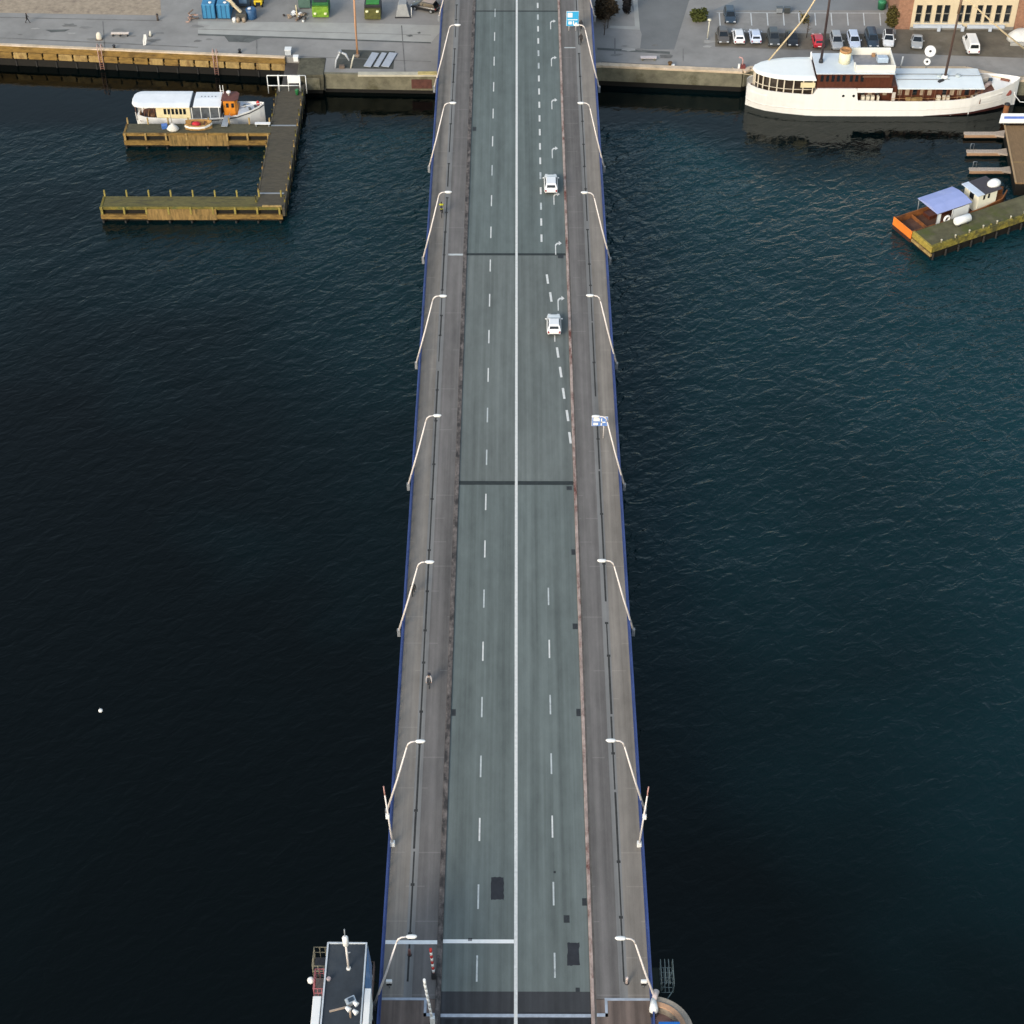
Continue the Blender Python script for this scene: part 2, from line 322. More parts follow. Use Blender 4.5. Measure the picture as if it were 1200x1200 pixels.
for s in (-1, 1):
    def X(a, b): return (min(s*a, s*b), max(s*a, s*b))
    for a, b, fm, cm in ((78.9, Y1, FOOTM, CYCM), (Y0, 78.85, FOOTB, FOOTB)):
        x = X(6.62, 8.55); bpart(B(x[0], x[1], a, b, -.157, .10), 'cycle_track', cm)
        x = X(8.55, 9.25); bpart(B(x[0], x[1], a, b, -.157, .105), 'edge_strip', STRIP if fm is FOOTM else fm)
        x = X(9.25, 11.02); bpart(B(x[0], x[1], a, b, -.157, .115), 'footway', fm)
    x = X(6.16, 6.46) if s > 0 else X(6.16, 6.61); bpart(B(x[0], x[1], Y0, Y1, -.157, .13), 'kerb', KERBR if s > 0 else KERBL, .03)
    if s > 0: bpart(B(6.463, 6.617, Y0, Y1, -.157, .10), 'gutter', SEAM2)
    # narrow dark drain slot between the cycle track and the footway, in broken lengths
    y = 80.5
    while y < 250:
        L = random.uniform(3, 7.5); xo = s*(8.98+random.uniform(-.03, .03)); ww = random.uniform(.05, .10)
        bpart(B(xo-ww, xo+ww, y, y+L, .105, .109+.001), 'drain_slot', SEAM)
        if random.random() < .8: bpart(B(xo-.17, xo+.17, y+L+.01, y+L+.29, .105, .112), 'gully', SEAM)
        y += L + (.3 if random.random() < .82 else random.uniform(1, 3.5))
    x = X(11.02, 11.27); bpart(B(x[0], x[1], Y0, Y1, -1.1, .12), 'edge_beam', BLUE, .03)
    rl = MB(); xc = s*11.16
    rl.box(xc-.07, xc+.07, Y0, Y1, 1.12, 1.20); rl.box(xc-.03, xc+.03, Y0, Y1, .22, .27)
    y = Y0+.2
    while y < Y1-.3:
        rl.box(xc-.05, xc+.05, y, y+.09, .12, 1.12)
        for k in range(1, 13): rl.box(xc-.012, xc+.012, y+k*.155, y+k*.155+.022, .27, 1.12)
        y += 2.06
    bpart(rl, 'railing', BLUE)
# bascule edge: pale steel joint stepping round the leaf
JM = mat('pale_joint_steel', (.42, .46, .52), .5, .2, 2, metal=.3)
jn = MB()
jn.box(-6.15, 6.15, 77.28, 77.58, -.05, .008); 
for s in (-1, 1):
    a, b = sorted((s*7.4, s*11.0)); jn.box(a, b, 78.76, 78.99, .08, .122)
    a, b = sorted((s*7.3, s*7.52)); jn.box(a, b, 77.28, 78.99, .06, .124)
    a, b = sorted((s*6.62, s*7.52)); jn.box(a, b, 77.28, 77.58, .06, .124)
bpart(jn, 'bascule_joint', JM)
bpart(B(-6.15, 6.15, 77.05, 77.28, -.15, -.01), 'expansion_joint', DARK); bpart(B(-6.15, 6.15, 77.58, 77.78, -.15, -.01), 'expansion_joint', DARK)
# markings
bpart(B(-.145, .145, Y0, Y1, 0, .010), 'centre_line', MARK)
T = 7.087
def ypx(py): return P(605, py, DZ).y
yc = ypx(972)
for i in range(-2, 22):
    y = yc+i*T
    m = MARK if random.random() < .6 else MARKF
    if y > 79.5: bpart(B(-3.31, -3.17, y-1.25, y+1.25, 0, .006), 'lane_dash', m)
    yr = ypx(968.5)+i*T
    if 79.5 < yr < ypx(690): bpart(B(3.18, 3.32, yr-1.2, yr+1.2, 0, .006), 'lane_dash', m)
for px, py in ((668,513),(665,487),(660.5,461),(657,436),(653.5,413),(645.5,348),(641.5,327)):
    c = P(px, py, DZ); mb = MB(); mb.obox((c.x-BX, c.y, .003), (.26, 1.9, .006), R_(4.2)); bpart(mb, 'lane_dash', MARK)
y = ypx(279)
while y < 262:
    bpart(B(3.02+0*y, 3.26, y-.8, y+.8, 0, .006), 'lane_dash', MARK if random.random() < .8 else MARKF); y += T/2
AR = [(-.09,-1.5),(.09,-1.5),(.09,.55),(.30,.95),(.62,1.02),(.62,.72),(1.15,1.2),(.62,1.75),(.62,1.36),(.22,1.30),(-.09,.85)]
for px, py in ((646,29),(647,72),(647.5,122),(648,179),(650,233),(652,291),(655,356),(651,392)):
    c = P(px, py, DZ); mb = MB(); mb.prism([(c.x-BX+p[0]*.68-.1, c.y+p[1]*.9) for p in AR], 0.001, .007); bpart(mb, 'turn_arrow', MARK if py not in (178,) else MARKF)
bpart(B(-11.0, -6.63, 84.08, 84.45, .10, .128), 'stop_line', MARKW); bpart(B(-6.15, -.16, 84.25, 84.62, 0, .007), 'stop_line', MARKW)
bpart(B(-8.5, -6.65, 183.0, 183.35, .1, .107), 'stop_line', MARKF)
bpart(B(6.9, 8.5, ypx(57), ypx(57)+.25, .1, .107), 'stop_line', MARKF)
PATCH = mat('patch_bitumen', (.022, .024, .030), .8, .25, 1.5); GRATE = mat('drain_iron', (.03,.033,.035), .6, .4, 6)
for px, py, wd, ln in ((583,1041,1.1,2.3),(672,1118,1.0,2.2)):
    c = P(px, py, DZ); mb = MB(); pts = []; rp_ = random.Random(px)
    for (xa, ya), (xb, yb) in zip(((-1,-1),(1,-1),(1,1),(-1,1)), ((1,-1),(1,1),(-1,1),(-1,-1))):
        for k in range(7): f = k/7; pts.append((c.x-BX+(xa*(1-f)+xb*f)*wd/2+rp_.uniform(-.045,.045), c.y+(ya*(1-f)+yb*f)*ln/2+rp_.uniform(-.05,.05)))
    mb.prism(pts, 0.0, .008); bpart(mb, 'asphalt_patch', PATCH)
def grate(px, py, wd, ln):
    c = P(px, py, DZ); mb = MB(); x = c.x-BX; y = c.y
    x = max(-6.1+wd/2, min(6.1-wd/2, x))
    for k in range(6): mb.box(x-wd/2+k*wd/6, x-wd/2+k*wd/6+wd/9, y-ln/2, y+ln/2, 0, .012)
    mb.box(x-wd/2, x+wd/2, y-ln/2, y+ln/2, 0, .006); bpart(mb, 'drain_grate', GRATE)
for g in ((674,734,.5,.75),(680,835,.4,.9),(672,647,.4,.8),(667,572,.55,.6),(685,1057,.4,.75),(664,1077,.5,.75),(529,835,.4,.8),(556,151,.5,1.0),(657,301,.7,.6),(650,1022,.2,.22),(551,1101,.35,.3),(677,1160,.35,.4)): grate(*g)

# ------------------------------------------------------------------ street lamps on the bridge
def make_lamp(s):
    r = thing('street_lamp', 'lamp', 'street lamp', (BX+s*11.62, 0, 7.45))
    # local: towards the road is -s
    d = -s
    MB().box(-.16, .16, -.16, .16, -.5, .45).build('base_bracket', STEEL, r, .03)
    MB().tube([(0,0,.2),(d*1.2,0,4.9),(d*2.22,0,9.2)], [.11,.088,.066], 10).build('pole', LAMPW, r)
    MB().tube([(d*2.22,0,9.2),(d*2.36,0,9.62),(d*2.62,0,9.86),(d*3.0,0,9.93)], [.075,.07,.068,.065], 10).build('arm', LAMPW, r)
    h = MB(); pr = [(3.0,.07,.06),(3.12,.17,.10),(3.45,.20,.12),(3.75,.15,.09),(3.86,.05,.04)]
    h.loft([[(d*x, b*math.cos(t), 9.95+hh*math.sin(t)) for t in [2*math.pi*k/10 for k in range(10)]] for x, b, hh in pr])
    hd = h.build('lamp_head', BWHITE, r)
    B(min(d*3.15,d*3.7), max(d*3.15,d*3.7), -.12, .12, 9.80, 9.862).build('lens', mat('lamp_lens', (.5,.5,.47), .2), hd)
    return r
LY = [244.2, 223.8, 203.35, 182.8, 162.3, 141.6, 120.3, 98.4, 78.6]
side = {-1: 'left', 1: 'right'}
where = {-1: ['topmost, beside the black car', 'standing over the quay edge', 'first one over water below the quay', 'beside the cyclist in yellow', 'below the short white cycle track line', 'at the broad middle expansion joint', 'beside the walker in dark clothes', 'crossing the raised barrier boom', 'lowest, beside the control tower'],
         1: ['topmost, beside the dark hedge', 'by the pale blue square sign', 'first one over water below the quay', 'beside the upper white car', 'beside the lower white car', 'by the blue and white sign', 'between blue white sign and barrier boom', 'crossing the raised barrier boom', 'lowest, on the round tan pier']}
for s in (-1, 1):
    L0 = make_lamp(s)
    for i, y in enumerate(LY):
        o = L0 if i == 0 else copy_tree(L0)
        o.location = (BX+s*11.62, y+random.uniform(-.15,.15), 7.45); o.rotation_euler = (R_(random.uniform(-.7,.7)), R_(random.uniform(-.5,.5)), R_(random.uniform(-2,2)))
        tag(o, 'white leaning lamp on the %s bridge edge, %s' % (side[s], where[s][i]), 'street lamp', 'street lamps leaning in over the bridge')

# raised barrier booms
REDM = mat('red_paint', (.50, .035, .03), .5, .15, 2)
for s in (-1, 1):
    r = thing('barrier_boom', 'raised white barrier boom with a red tip outside the %s railing' % side[s], 'barrier', (BX+s*10.88, 94.2, DZ+.1), 0, 'raised barrier booms outside the railings')
    B(-.2, .2, -.2, .2, -.9, .5).build('pivot_post', WHITE, r, .04)
    MB().tube([(0,0,.2),(s*.35,0,7.2)], [.10,.065], 8).build('boom', LAMPW, r)
    MB().tube([(s*.35,0,7.2),(s*.40,0,8.4)], [.066,.055], 8).build('boom_tip', mat('faded_red_tip', (.50,.27,.24), .6), r)
    MB().obox((s*.26,0,4.2), (.34,.3,.5)).build('counterweight', BWHITE, r, .04)
def striped_boom(px0, py0, px1, py1, label, red=True, z=DZ+.1):
    a = P(px0, py0, z); r = thing('barrier_boom', label, 'barrier', a)
    b = P(px1, py1, z); k = (b.y-a.y)
    # height that reaches the upper sight line while standing upright
    d = P(px1, py1, 0)-Vector((0,0,CZ)); t = a.y/d.y; top = Vector((d.x*t, a.y, CZ+d.z*t))-a
    B(-.2,.2,-.16,.16,0,.9).build('pivot_post', DARK if red else WHITE, r, .03)
    n = 9
    bo = None
    for i in range(n):
        p0 = top*(i/n)+Vector((0,0,.5*(1-i/n))); p1 = top*((i+1)/n)+Vector((0,0,.5*(1-(i+1)/n)))
        wob = Vector((random.uniform(-.05,.05)*(0 if red else 1), 0, 0))
        o = MB().tube([p0, p1+wob], .115, 8).build('stripe' if i else 'boom', (REDM if (i % 2 == 0 and red) else BWHITE), bo or r)
        bo = bo or o
striped_boom(508.5, 1146, 504.5, 1112, 'red and white striped barrier boom raised at the left kerb')
striped_boom(507, 1199, 497, 1148, 'plain white barrier boom raised below the striped one on the left', False)

# blue signs
SIGNB = mat('blue_sign_face', (.04, .36, .66), .4, .05, 1); SIGNP = mat('violet_blue_sign_face', (.13, .24, .55), .4, .05, 1)
def sign(px, py, Y, wd, ht, m, label, marks, legs):
    d = P(px, py, 0)-Vector((0,0,CZ)); t = Y/d.y; c = Vector((d.x*t, Y, CZ+d.z*t))
    r = thing('road_sign', label, 'road sign', (c.x, Y, DZ+.11)); z = c.z-DZ-.11
    pn = MB().obox((0,0,z), (wd, .05, ht)).build('sign_panel', m, r, .015)
    B(-wd/2-.04, wd/2+.04, .027, .06, z-ht/2-.04, z+ht/2+.04).build('sign_border', BWHITE, r)
    for mk in marks: 
        if len(mk) == 3: MB().lathe((0,0,0), [(mk[2],-.004),(mk[2],.004)], 16).build('sign_symbol', BWHITE, pn).matrix_local = Matrix.Translation((mk[0]*wd, -.031, z+mk[1]*ht)) @ Matrix.Rotation(math.pi/2, 4, 'X')
        else: B(mk[0]*wd, mk[1]*wd, -.036, -.026, z+mk[2]*ht, z+mk[3]*ht).build('sign_symbol', BWHITE, pn)
    for lx in legs: MB().tube([(lx,.09,0),(lx,.09,z+ht/2)], .05, 8).build('post', LAMPW, r)
sign(671, 22, 239.2, 1.75, 2.3, SIGNB, 'pale blue square road sign at the far end of the right cycle track', [(-.42,-.02,.10,.42),(-.42,.42,-.09,-.03),(-.34,-.06,-.38,-.18),(.04,.12,-.40,-.16),(.20,.40,-.36,-.26)], (-.5,.5))
sign(703, 494, 148.6, 1.7, 1.25, SIGNP, 'blue and white road sign halfway along the right footway', [(-.42,-.02,.06,.40),(-.42,-.12,-.40,-.12),(.06,.36,-.12,.0),(.06,.14,-.42,.38)], (.45,))

# ------------------------------------------------------------------ cars
def make_car(name, label, cat, loc, paint, L=4.2, W=1.76, H=1.48, rz=0, kind='hatch', group=None, roofm=None):
    """front points to local +y"""
    r = thing(name, label, cat, loc, rz, group)
    hl = L/2; w = W/2; hb = .92 if kind != 'suv' else 1.05
    st = [(-hl, .80, .55, hb-.10), (-hl+.10, .92, .34, hb-.02), (-hl+.7, 1, .24, hb), (0, 1, .22, hb), (hl-1.15, 1, .24, hb-.03), (hl-.45, .95, .27, hb-.16), (hl-.08, .86, .36, hb-.30), (hl, .72, .48, hb-.36)]
    loops = []
    for y, k, z0, z1 in st:
        q = w*k; zm = z0*.45+z1*.55
        loops.append([(-q*.9, y, z0), (-q, y, z0+.12), (-q*1.0, y, zm), (-q*.965, y, z1-.10), (-q*.86, y, z1), (0, y, z1+.025), (q*.86, y, z1), (q*.965, y, z1-.10), (q, y, zm), (q, y, z0+.12), (q*.9, y, z0)])
    bm = MB(); bm.loft(loops)
    yb0, yb1 = (-hl+.12, hl-1.05) if kind in ('hatch', 'suv', 'van') else (-hl+.85, hl-1.15)
    yt0, yt1 = (yb0+.38, yb1-.85) if kind in ('hatch', 'suv') else ((yb0+.15, yb1-.5) if kind == 'van' else (yb0+.55, yb1-.8))
    bw, tw = w*.90, w*.70
    bot = [(-bw, yb0), (bw, yb0), (bw, yb1), (-bw, yb1)]; top = [(-tw, yt0), (tw, yt0), (tw*.96, yt1), (-tw*.96, yt1)]
    def ring(t, z, e=0):
        return [(bot[i][0]*(1-t)+top[i][0]*t, bot[i][1]*(1-t)+top[i][1]*t, z) for i in range(4)]
    cab = [ring(0, hb-.03), ring(.9, H-.08), [(x*.90, y*1.0+(.07 if i < 2 else -.10), H) for i, (x, y, z) in enumerate(ring(1, H))]]
    bm.loft(cab, smooth=False)
    body = bm.build('body', paint, r, .04)
    def pane(i, j, u0, u1, v0, v1, nm, par=r):
        a, b = Vector(cab[0][i]), Vector(cab[0][j]); c, d = Vector(cab[1][j]), Vector(cab[1][i])
        def q(u, v): return (a*(1-u)+b*u)*(1-v)+(d*(1-u)+c*u)*v
        n = (b-a).cross(d-a).normalized()
        if n.dot((a+b)/2-Vector((0, (yb0+yb1)/2, 1))) < 0: n = -n
        o = [q(u0,v0), q(u1,v0), q(u1,v1), q(u0,v1)]
        mb = MB(); mb.add([p+n*.012 for p in o]+[p-n*.02 for p in o], [(0,1,2,3),(7,6,5,4),(0,4,5,1),(1,5,6,2),(2,6,7,3),(3,7,4,0)]); mb.build(nm, GLASS, par)
    pane(0, 1, .12, .88, .32, .86, 'rear_window'); pane(2, 3, .06, .94, .10, .95, 'windscreen')
    if kind != 'van':
        for i, j in ((1, 2), (3, 0)):
            pane(i, j, .10, .48, .20, .92, 'side_window'); pane(i, j, .52, .90, .20, .92, 'side_window')
    else:
        pane(1, 2, .66, .93, .25, .92, 'side_window'); pane(3, 0, .07, .34, .25, .92, 'side_window')
    for sx in (-1, 1):
        for yy in (-hl+.78, hl-.82):
            t = MB(); t.tube([(sx*(w-.20), yy, .31), (sx*(w+.005), yy, .31)], .31, 16); ty = t.build('wheel', BLACK, r)
            MB().tube([(sx*(w-.02), yy, .31), (sx*(w+.015), yy, .31)], .19, 12).build('rim', STEEL, ty)
        MB().obox((sx*w*.62, hl-.10, hb-.33), (.34, .18, .15)).build('headlight', mat('lamp_glass', (.6,.62,.64), .15), r, .03)
        MB().obox((sx*w*.74, -hl+.05, hb-.2), (.20, .12, .26)).build('tail_light', mat('red_lens', (.30,.012,.012), .3), r, .02)
        MB().obox((sx*(w+.08), yb1-.35, hb+.05), (.18, .12, .13)).build('mirror', paint, r, .03)
    MB().obox((0, -hl-.005, .62), (.5, .02, .12)).build('number_plate', BWHITE, r); MB().obox((0, -hl+.02, .40), (W*.7, .10, .12)).build('bumper', DARK, r, .02)
    if roofm: MB().add([(x*.9, y, H+.008) for x, y in top]+[(x*.9, y, H-.02) for x, y in top], [(0,1,2,3),(7,6,5,4),(0,4,5,1),(1,5,6,2),(2,6,7,3),(3,7,4,0)]).build('roof_panel', roofm, r)
    return r
def paint(n, c, rough=.3): return mat('car_paint_'+n, c, rough, .03, .8, spec=.5, coat=.5)
PW = paint('white', (.78,.79,.80)); PS = paint('silver', (.34,.36,.38)); PK = paint('black', (.012,.013,.015)); PG = paint('dark_grey', (.05,.055,.055)); PB = paint('navy', (.03,.05,.075)); PR = paint('red', (.48,.015,.03)); PL = paint('ice_blue', (.55,.62,.76)); PBR = paint('grey_brown', (.10,.09,.08))
def at(px, py, z): v = P(px, py, z); return (v.x, v.y, z)
make_car('car', 'white hatchback driving on the bridge, nearer to the quay', 'car', at(645.5, 219, DZ), PW, 4.1, 1.80, 1.5, 0, 'hatch', 'white cars driving on the bridge')
make_car('car', 'white hatchback driving on the bridge, above the slanting row of thick dashes', 'car', at(649, 384, DZ), PW, 3.7, 1.72, 1.46, 0, 'hatch', 'white cars driving on the bridge')
pk = 'cars parked on the right quay'
cars = [(847,49,PBR,'hatch','grey brown hatchback parked at the left end of the lower row',4.0,180),
 (865,49,PW,'hatch','bright white hatchback parked second from the left in the lower row',4.2,0),
 (884.5,49,PL,'hatch','pale blue white hatchback parked right of the bright white one',4.0,0),
 (906,52,PG,'suv','dark grey car parked left of the slanting stay rope',4.2,180),
 (927.5,52,PK,'sedan','black car parked between the dark grey and the red car',4.2,180),
 (958,54,PR,'hatch','red car parked behind the ship mast',4.0,0),
 (979.5,56,PS,'suv','silver grey car parked right of the red car',4.1,180),
 (1000,54,PL,'hatch','ice white car with a dark windscreen parked beside the navy pickup',4.3,180),
 (1021,53,PB,'suv','navy pickup sized car parked above the flying bridge of the ship',4.8,180),
 (1040.5,53,PW,'hatch','white car with a black roof parked beside the hedge',4.0,172),
 (1074,56,PS,'sedan','small grey car parked alone above the white dishes',3.6,170),
 (855,25,PB,'hatch','dark blue car parked alone in the upper bays',4.3,180)]
for px, py, pt, k, lb, L, rz in cars:
    make_car('car', lb, 'car', at(px, py-3, QZ+.012), pt, L, 1.74, 1.72 if k == 'suv' else 1.48, R_(rz), k, pk, DARK if 'black roof' in lb else None)
make_car('van', 'white van parked in front of the cream building', 'van', at(1137,56,QZ+.012), PW, 5.0, 1.95, 1.95, R_(0), 'van')
make_car('car', 'black car with a pale roof parked beside the top left of the bridge', 'car', at(498,11,QZ+.012), PK, 4.3, 1.8, 1.55, R_(68), 'hatch', None, mat('pale_roof', (.42,.33,.27), .4))

# ------------------------------------------------------------------ people and bicycles
SKIN = mat('skin', (.45,.27,.19), .6)
def person(label, loc, rz, top_c, leg_c, hair_c=(.03,.02,.015), pose='walk', group=None, bag=False):
    me = bpy.data.meshes.new('person')
    ride = pose == 'ride'
    lean = .34 if ride else .03
    hz = .95 if ride else .92
    J = dict(pel=(0,0,hz), ches=(0,lean*.7,hz+.36), neck=(0,lean*1.05,hz+.54), head=(0,lean*1.25,hz+.68), crown=(0,lean*1.28,hz+.80))
    st = .26 if pose == 'walk' else 0
    for s, n in ((-1,'l'),(1,'r')):
        J[n+'sh'] = (s*.19, lean, hz+.48)
        if ride: J[n+'el'] = (s*.26, lean+.22, hz+.24); J[n+'wr'] = (s*.24, lean+.42, hz+.10); J[n+'ha'] = (s*.23, lean+.50, hz+.09)
        else: J[n+'el'] = (s*.25, -s*st*.4, hz+.20); J[n+'wr'] = (s*.24, .08-s*st*.9, hz-.04); J[n+'ha'] = (s*.23, .10-s*st, hz-.13)
        J[n+'hip'] = (s*.10, 0, hz-.08)
        if ride: J[n+'kn'] = (s*.13, .34, hz-.22-(.12*s)); J[n+'an'] = (s*.12, .14, hz-.62-.14*s); J[n+'to'] = (s*.12, .34, hz-.68-.14*s)
        else: J[n+'kn'] = (s*.10, .05+s*st*.6, hz-.44); J[n+'an'] = (s*.10, s*st*1.2-.03, .09); J[n+'to'] = (s*.11, s*st*1.2+.16, .05)
    keys = list(J); ix = {k: i for i, k in enumerate(keys)}
    E = [('pel','ches'),('ches','neck'),('neck','head'),('head','crown')]
    for n in 'lr': E += [('ches',n+'sh'),(n+'sh',n+'el'),(n+'el',n+'wr'),(n+'wr',n+'ha'),('pel',n+'hip'),(n+'hip',n+'kn'),(n+'kn',n+'an'),(n+'an',n+'to')]
    me.from_pydata([J[k] for k in keys], [(ix[a], ix[b]) for a, b in E], [])
    o = bpy.data.objects.new('person', me); COL.objects.link(o)
    md = o.modifiers.new('skin', 'SKIN'); md.use_smooth_shade = True
    rad = dict(pel=.15, ches=.17, neck=.062, head=.105, crown=.085)
    for n in 'lr': rad.update({n+'sh': .085, n+'el': .058, n+'wr': .04, n+'ha': .042, n+'hip': .11, n+'kn': .072, n+'an': .05, n+'to': .045})
    for k in keys:
        v = me.skin_vertices[0].data[ix[k]]; v.radius = (rad[k], rad[k]*(.8 if k in ('pel','ches') else 1)); v.use_root = (k == 'pel')
    sb = o.modifiers.new('sub', 'SUBSURF'); sb.levels = 2; sb.render_levels = 2
    bpy.context.view_layer.update()
    ev = o.evaluated_get(bpy.context.evaluated_depsgraph_get()); nm = bpy.data.meshes.new_from_object(ev)
    o.modifiers.clear(); o.data = nm
    tm = mat('cloth_%02d_%02d_%02d' % tuple(int(c*99) for c in top_c), top_c, .9, .15, 6); lm = mat('cloth_%02d_%02d_%02d' % tuple(int(c*99) for c in leg_c), leg_c, .9, .15, 6)
    hm = mat('hair_%02d_%02d_%02d' % tuple(int(c*99) for c in hair_c), hair_c, .8)
    nm.materials.clear()
    for m in (tm, lm, SKIN, hm, BLACK): nm.materials.append(m)
    hd = Vector(J['head'])
    for f in nm.polygons:
        c = f.center; k = 0
        if c.z < hz-.03 and (abs(c.x) < .21): k = 1
        if c.z < .12 and not ride: k = 4
        if c.z > hz+.585: k = 3 if (c.z > hd.z+.05 or c.y < hd.y-.015) else 2
        elif min((c-Vector(J['lha'])).length, (c-Vector(J['rha'])).length) < .085: k = 2
        f.material_index = k; f.use_smooth = True
    o.location = loc; o.rotation_euler = (0, 0, rz); tag(o, label, 'person', group)
    fc = MB()                                                       # nose and ears
    fc.obox((hd.x, hd.y+.115, hd.z), (.03,.04,.05)); fc.obox((hd.x-.105, hd.y, hd.z), (.02,.04,.06)); fc.obox((hd.x+.105, hd.y, hd.z), (.02,.04,.06))
    fc.build('face_features', SKIN, o, .008)
    if bag: MB().obox((0, lean*.5-.24, hz+.30), (.30,.18,.44), rx=-.3*lean).build('backpack', mat('backpack_cloth', (.03,.035,.05), .9), o, .06)
    return o
def bicycle(label, loc, rz, col, group=None):
    r = thing('bicycle', label, 'bicycle', loc, rz, group)
    for y in (-.52, .54):
        wl = MB().torus((0,y,.34), .325, .024, 'X', 24, 6).build('wheel', BLACK, r)
        sp = MB()
        for k in range(8): a = k*math.pi/8; sp.tube([(0,y-.31*math.cos(a),.34-.31*math.sin(a)),(0,y+.31*math.cos(a),.34+.31*math.sin(a))], .005, 4)
        sp.build('spokes', STEEL, wl)
    fm = mat('frame_paint_%d' % int(col[0]*99), col, .4); f = MB()
    for a, b in (((0,-.12,.30),(0,-.22,.84)),((0,-.12,.30),(0,.40,.74)),((0,-.20,.76),(0,.38,.82)),((0,-.52,.34),(0,-.12,.30)),((0,-.52,.34),(0,-.20,.76)),((0,.54,.34),(0,.38,.96))): f.tube([a, b], .022, 6)
    f.build('frame', fm, r)
    MB().tube([(-.27,.46,1.04),(-.2,.42,1.02),(0,.38,.98),(.2,.42,1.02),(.27,.46,1.04)], .018, 6).build('handlebar', STEEL, r)
    MB().obox((0,-.24,.88), (.17,.27,.06)).build('saddle', BLACK, r, .02)
    MB().tube([(-.14,-.12,.30),(.14,-.12,.30)], .02, 6).build('crank', STEEL, r)
    return r
def cyclist(px, py, rz, top, legs, hair, lb, lk, bag=False):
    l = at(px, py, DZ+.11); bicycle(lk, l, rz, (.05,.05,.06), 'bicycles on the left cycle track')
    person(lb, (l[0], l[1], l[2]), rz, top, legs, hair, 'ride', 'cyclists on the left side of the bridge', bag)
cyclist(503.3, 801, math.pi, (.35,.33,.33), (.02,.02,.025), (.04,.03,.025), 'cyclist in a pale top with dark sleeves, riding down the left cycle track', 'dark bicycle ridden by the cyclist in a pale top', True)
cyclist(517.5, 252, 0, (.50,.48,.03), (.02,.02,.02), (.02,.02,.02), 'cyclist in a yellow high visibility top near the left railing', 'dark bicycle ridden by the cyclist in yellow', True)
person('walker in dark clothes by the left railing of the bridge', at(484.5, 697, DZ+.12), .15, (.012,.012,.014), (.012,.012,.015))
person('person in black strolling on the far left of the quay', at(32.5, 27, QZ+.01), -1.2, (.012,.012,.016), (.02,.02,.022))
person('person in dark clothes on the right footway just under the pale blue sign', at(680.5, 36, DZ+.12), 0, (.03,.03,.035), (.02,.02,.025), group='walkers under the pale blue sign')
person('person in dark clothes on the right footway, farther below the pale blue sign', at(680.5, 52, DZ+.12), 0, (.035,.03,.03), (.02,.02,.02), group='walkers under the pale blue sign')

# ------------------------------------------------------------------ quay walls
def wall_run(name, label, pts, z0, z1, th, m, cop=None, copm=COPING, dark=True, planks=None, plankm=None):
    """a quay face following pts (left to right, facing -y)"""
    r = thing(name, label, 'quay wall', (pts[0][0], pts[0][1], 0))
    f = MB(); dk = MB(); cp = MB()
    for a, b in zip(pts[:-1], pts[1:]):
        A = Vector((a[0], a[1], 0)); Bv = Vector((b[0], b[1], 0)); d = (Bv-A).normalized(); n = Vector((d.y, -d.x, 0))
        def quad(mb, o0, o1, zz0, zz1):
            p = [A+n*o0, Bv+n*o0, Bv+n*o1, A+n*o1]; mb.prism([(q.x, q.y) for q in p], zz0, zz1)
        quad(f, .003, th, z0, z1)
        if dark: quad(dk, .003, th*.35, -3, z0)
        if cop: quad(cp, -.3, th+.12, z1, z1+cop)
    f.build('wall_face', m, r, world=True)
    if dark: dk.build('wall_foot', PILE, r, world=True)
    if cop: cp.build('coping', copm, r, .04, world=True)
    return r
wall_run('quay_wall', 'long concrete quay wall with a pale timber coping right of the bridge', [(11.4,237.7),(12.7,237.9),(33.4,236.1),(34.5,236.9),(66.5,236.9),(72.5,233.9),(125,233.6)], .95, QZ-.003, .5, CONC, .36)
wl = wall_run('quay_wall', 'mossy concrete quay wall with pale coping left of the bridge', [(-28.2,235.9),(-11.9,235.35),(-9,235.6)], .75, QZ-.003, .5, CONC)
B(-23.2,-11.4,234.55,235.5,QZ,QZ+.32).build('coping', mat('pale_stone_coping', (.46,.43,.34), .85, .2, .7), wl, .04, world=True)
B(-14.4,-11.5,234.6,235.46,QZ+.32,QZ+.40).build('coping_board', mat('yellowed_board', (.52,.42,.17), .85, .3, 1.2), wl, .02, world=True)
B(-15.4,-12.4,234.78,234.89,1.1,2.6).build('rust_panel', mat('rust_red', (.09,.035,.028), .8, .3, 2), wl, .03, world=True)
bs = thing('quay_bastion', 'stained square concrete block at the corner of the left quay wall', 'quay wall', (-30.2, 237.4, 0))
B(-32.2,-28.3,234.9,239.9,.75,QZ+.1).build('block', CONCD, bs, .08, world=True); B(-31.9,-28.6,235.3,239.6,-3,.75).build('footing', PILE, bs, world=True)
MB().box(-31.0,-28.9,234.75,234.897,.9,QZ-.4).build('patch_panel', CONC, bs, .03, world=True)
# timber fendered front on the far left
a = Vector((-108, 246.5, 0)); b = Vector((-34.4, 240.25, 0)); d = (b-a).normalized(); nrm = Vector((d.y, -d.x, 0)); Lf = (b-a).length
tf = thing('timber_quay_front', 'yellow brown timber quay front with short fender planks on the far left', 'quay wall', (a.x, a.y, 0))
ang = math.atan2(d.y, d.x)
def along(t, off, z): p = a+d*t+nrm*off; return (p.x, p.y, z)
MB().obox(along(Lf/2, .25, 2.72), (Lf, .5, .90), ang).build('upper_beam', TIMBER, tf, .05, world=True)
MB().obox(along(Lf/2, .2, QZ+.09), (Lf, .62, .18), ang).build('coping', COPING, tf, .04, world=True)
MB().obox(along(Lf/2, .33, 1.52), (Lf, .5, .30), ang).build('lower_beam', TIMBER, tf, .05, world=True)
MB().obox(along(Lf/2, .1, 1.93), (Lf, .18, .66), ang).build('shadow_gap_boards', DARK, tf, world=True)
t = .9
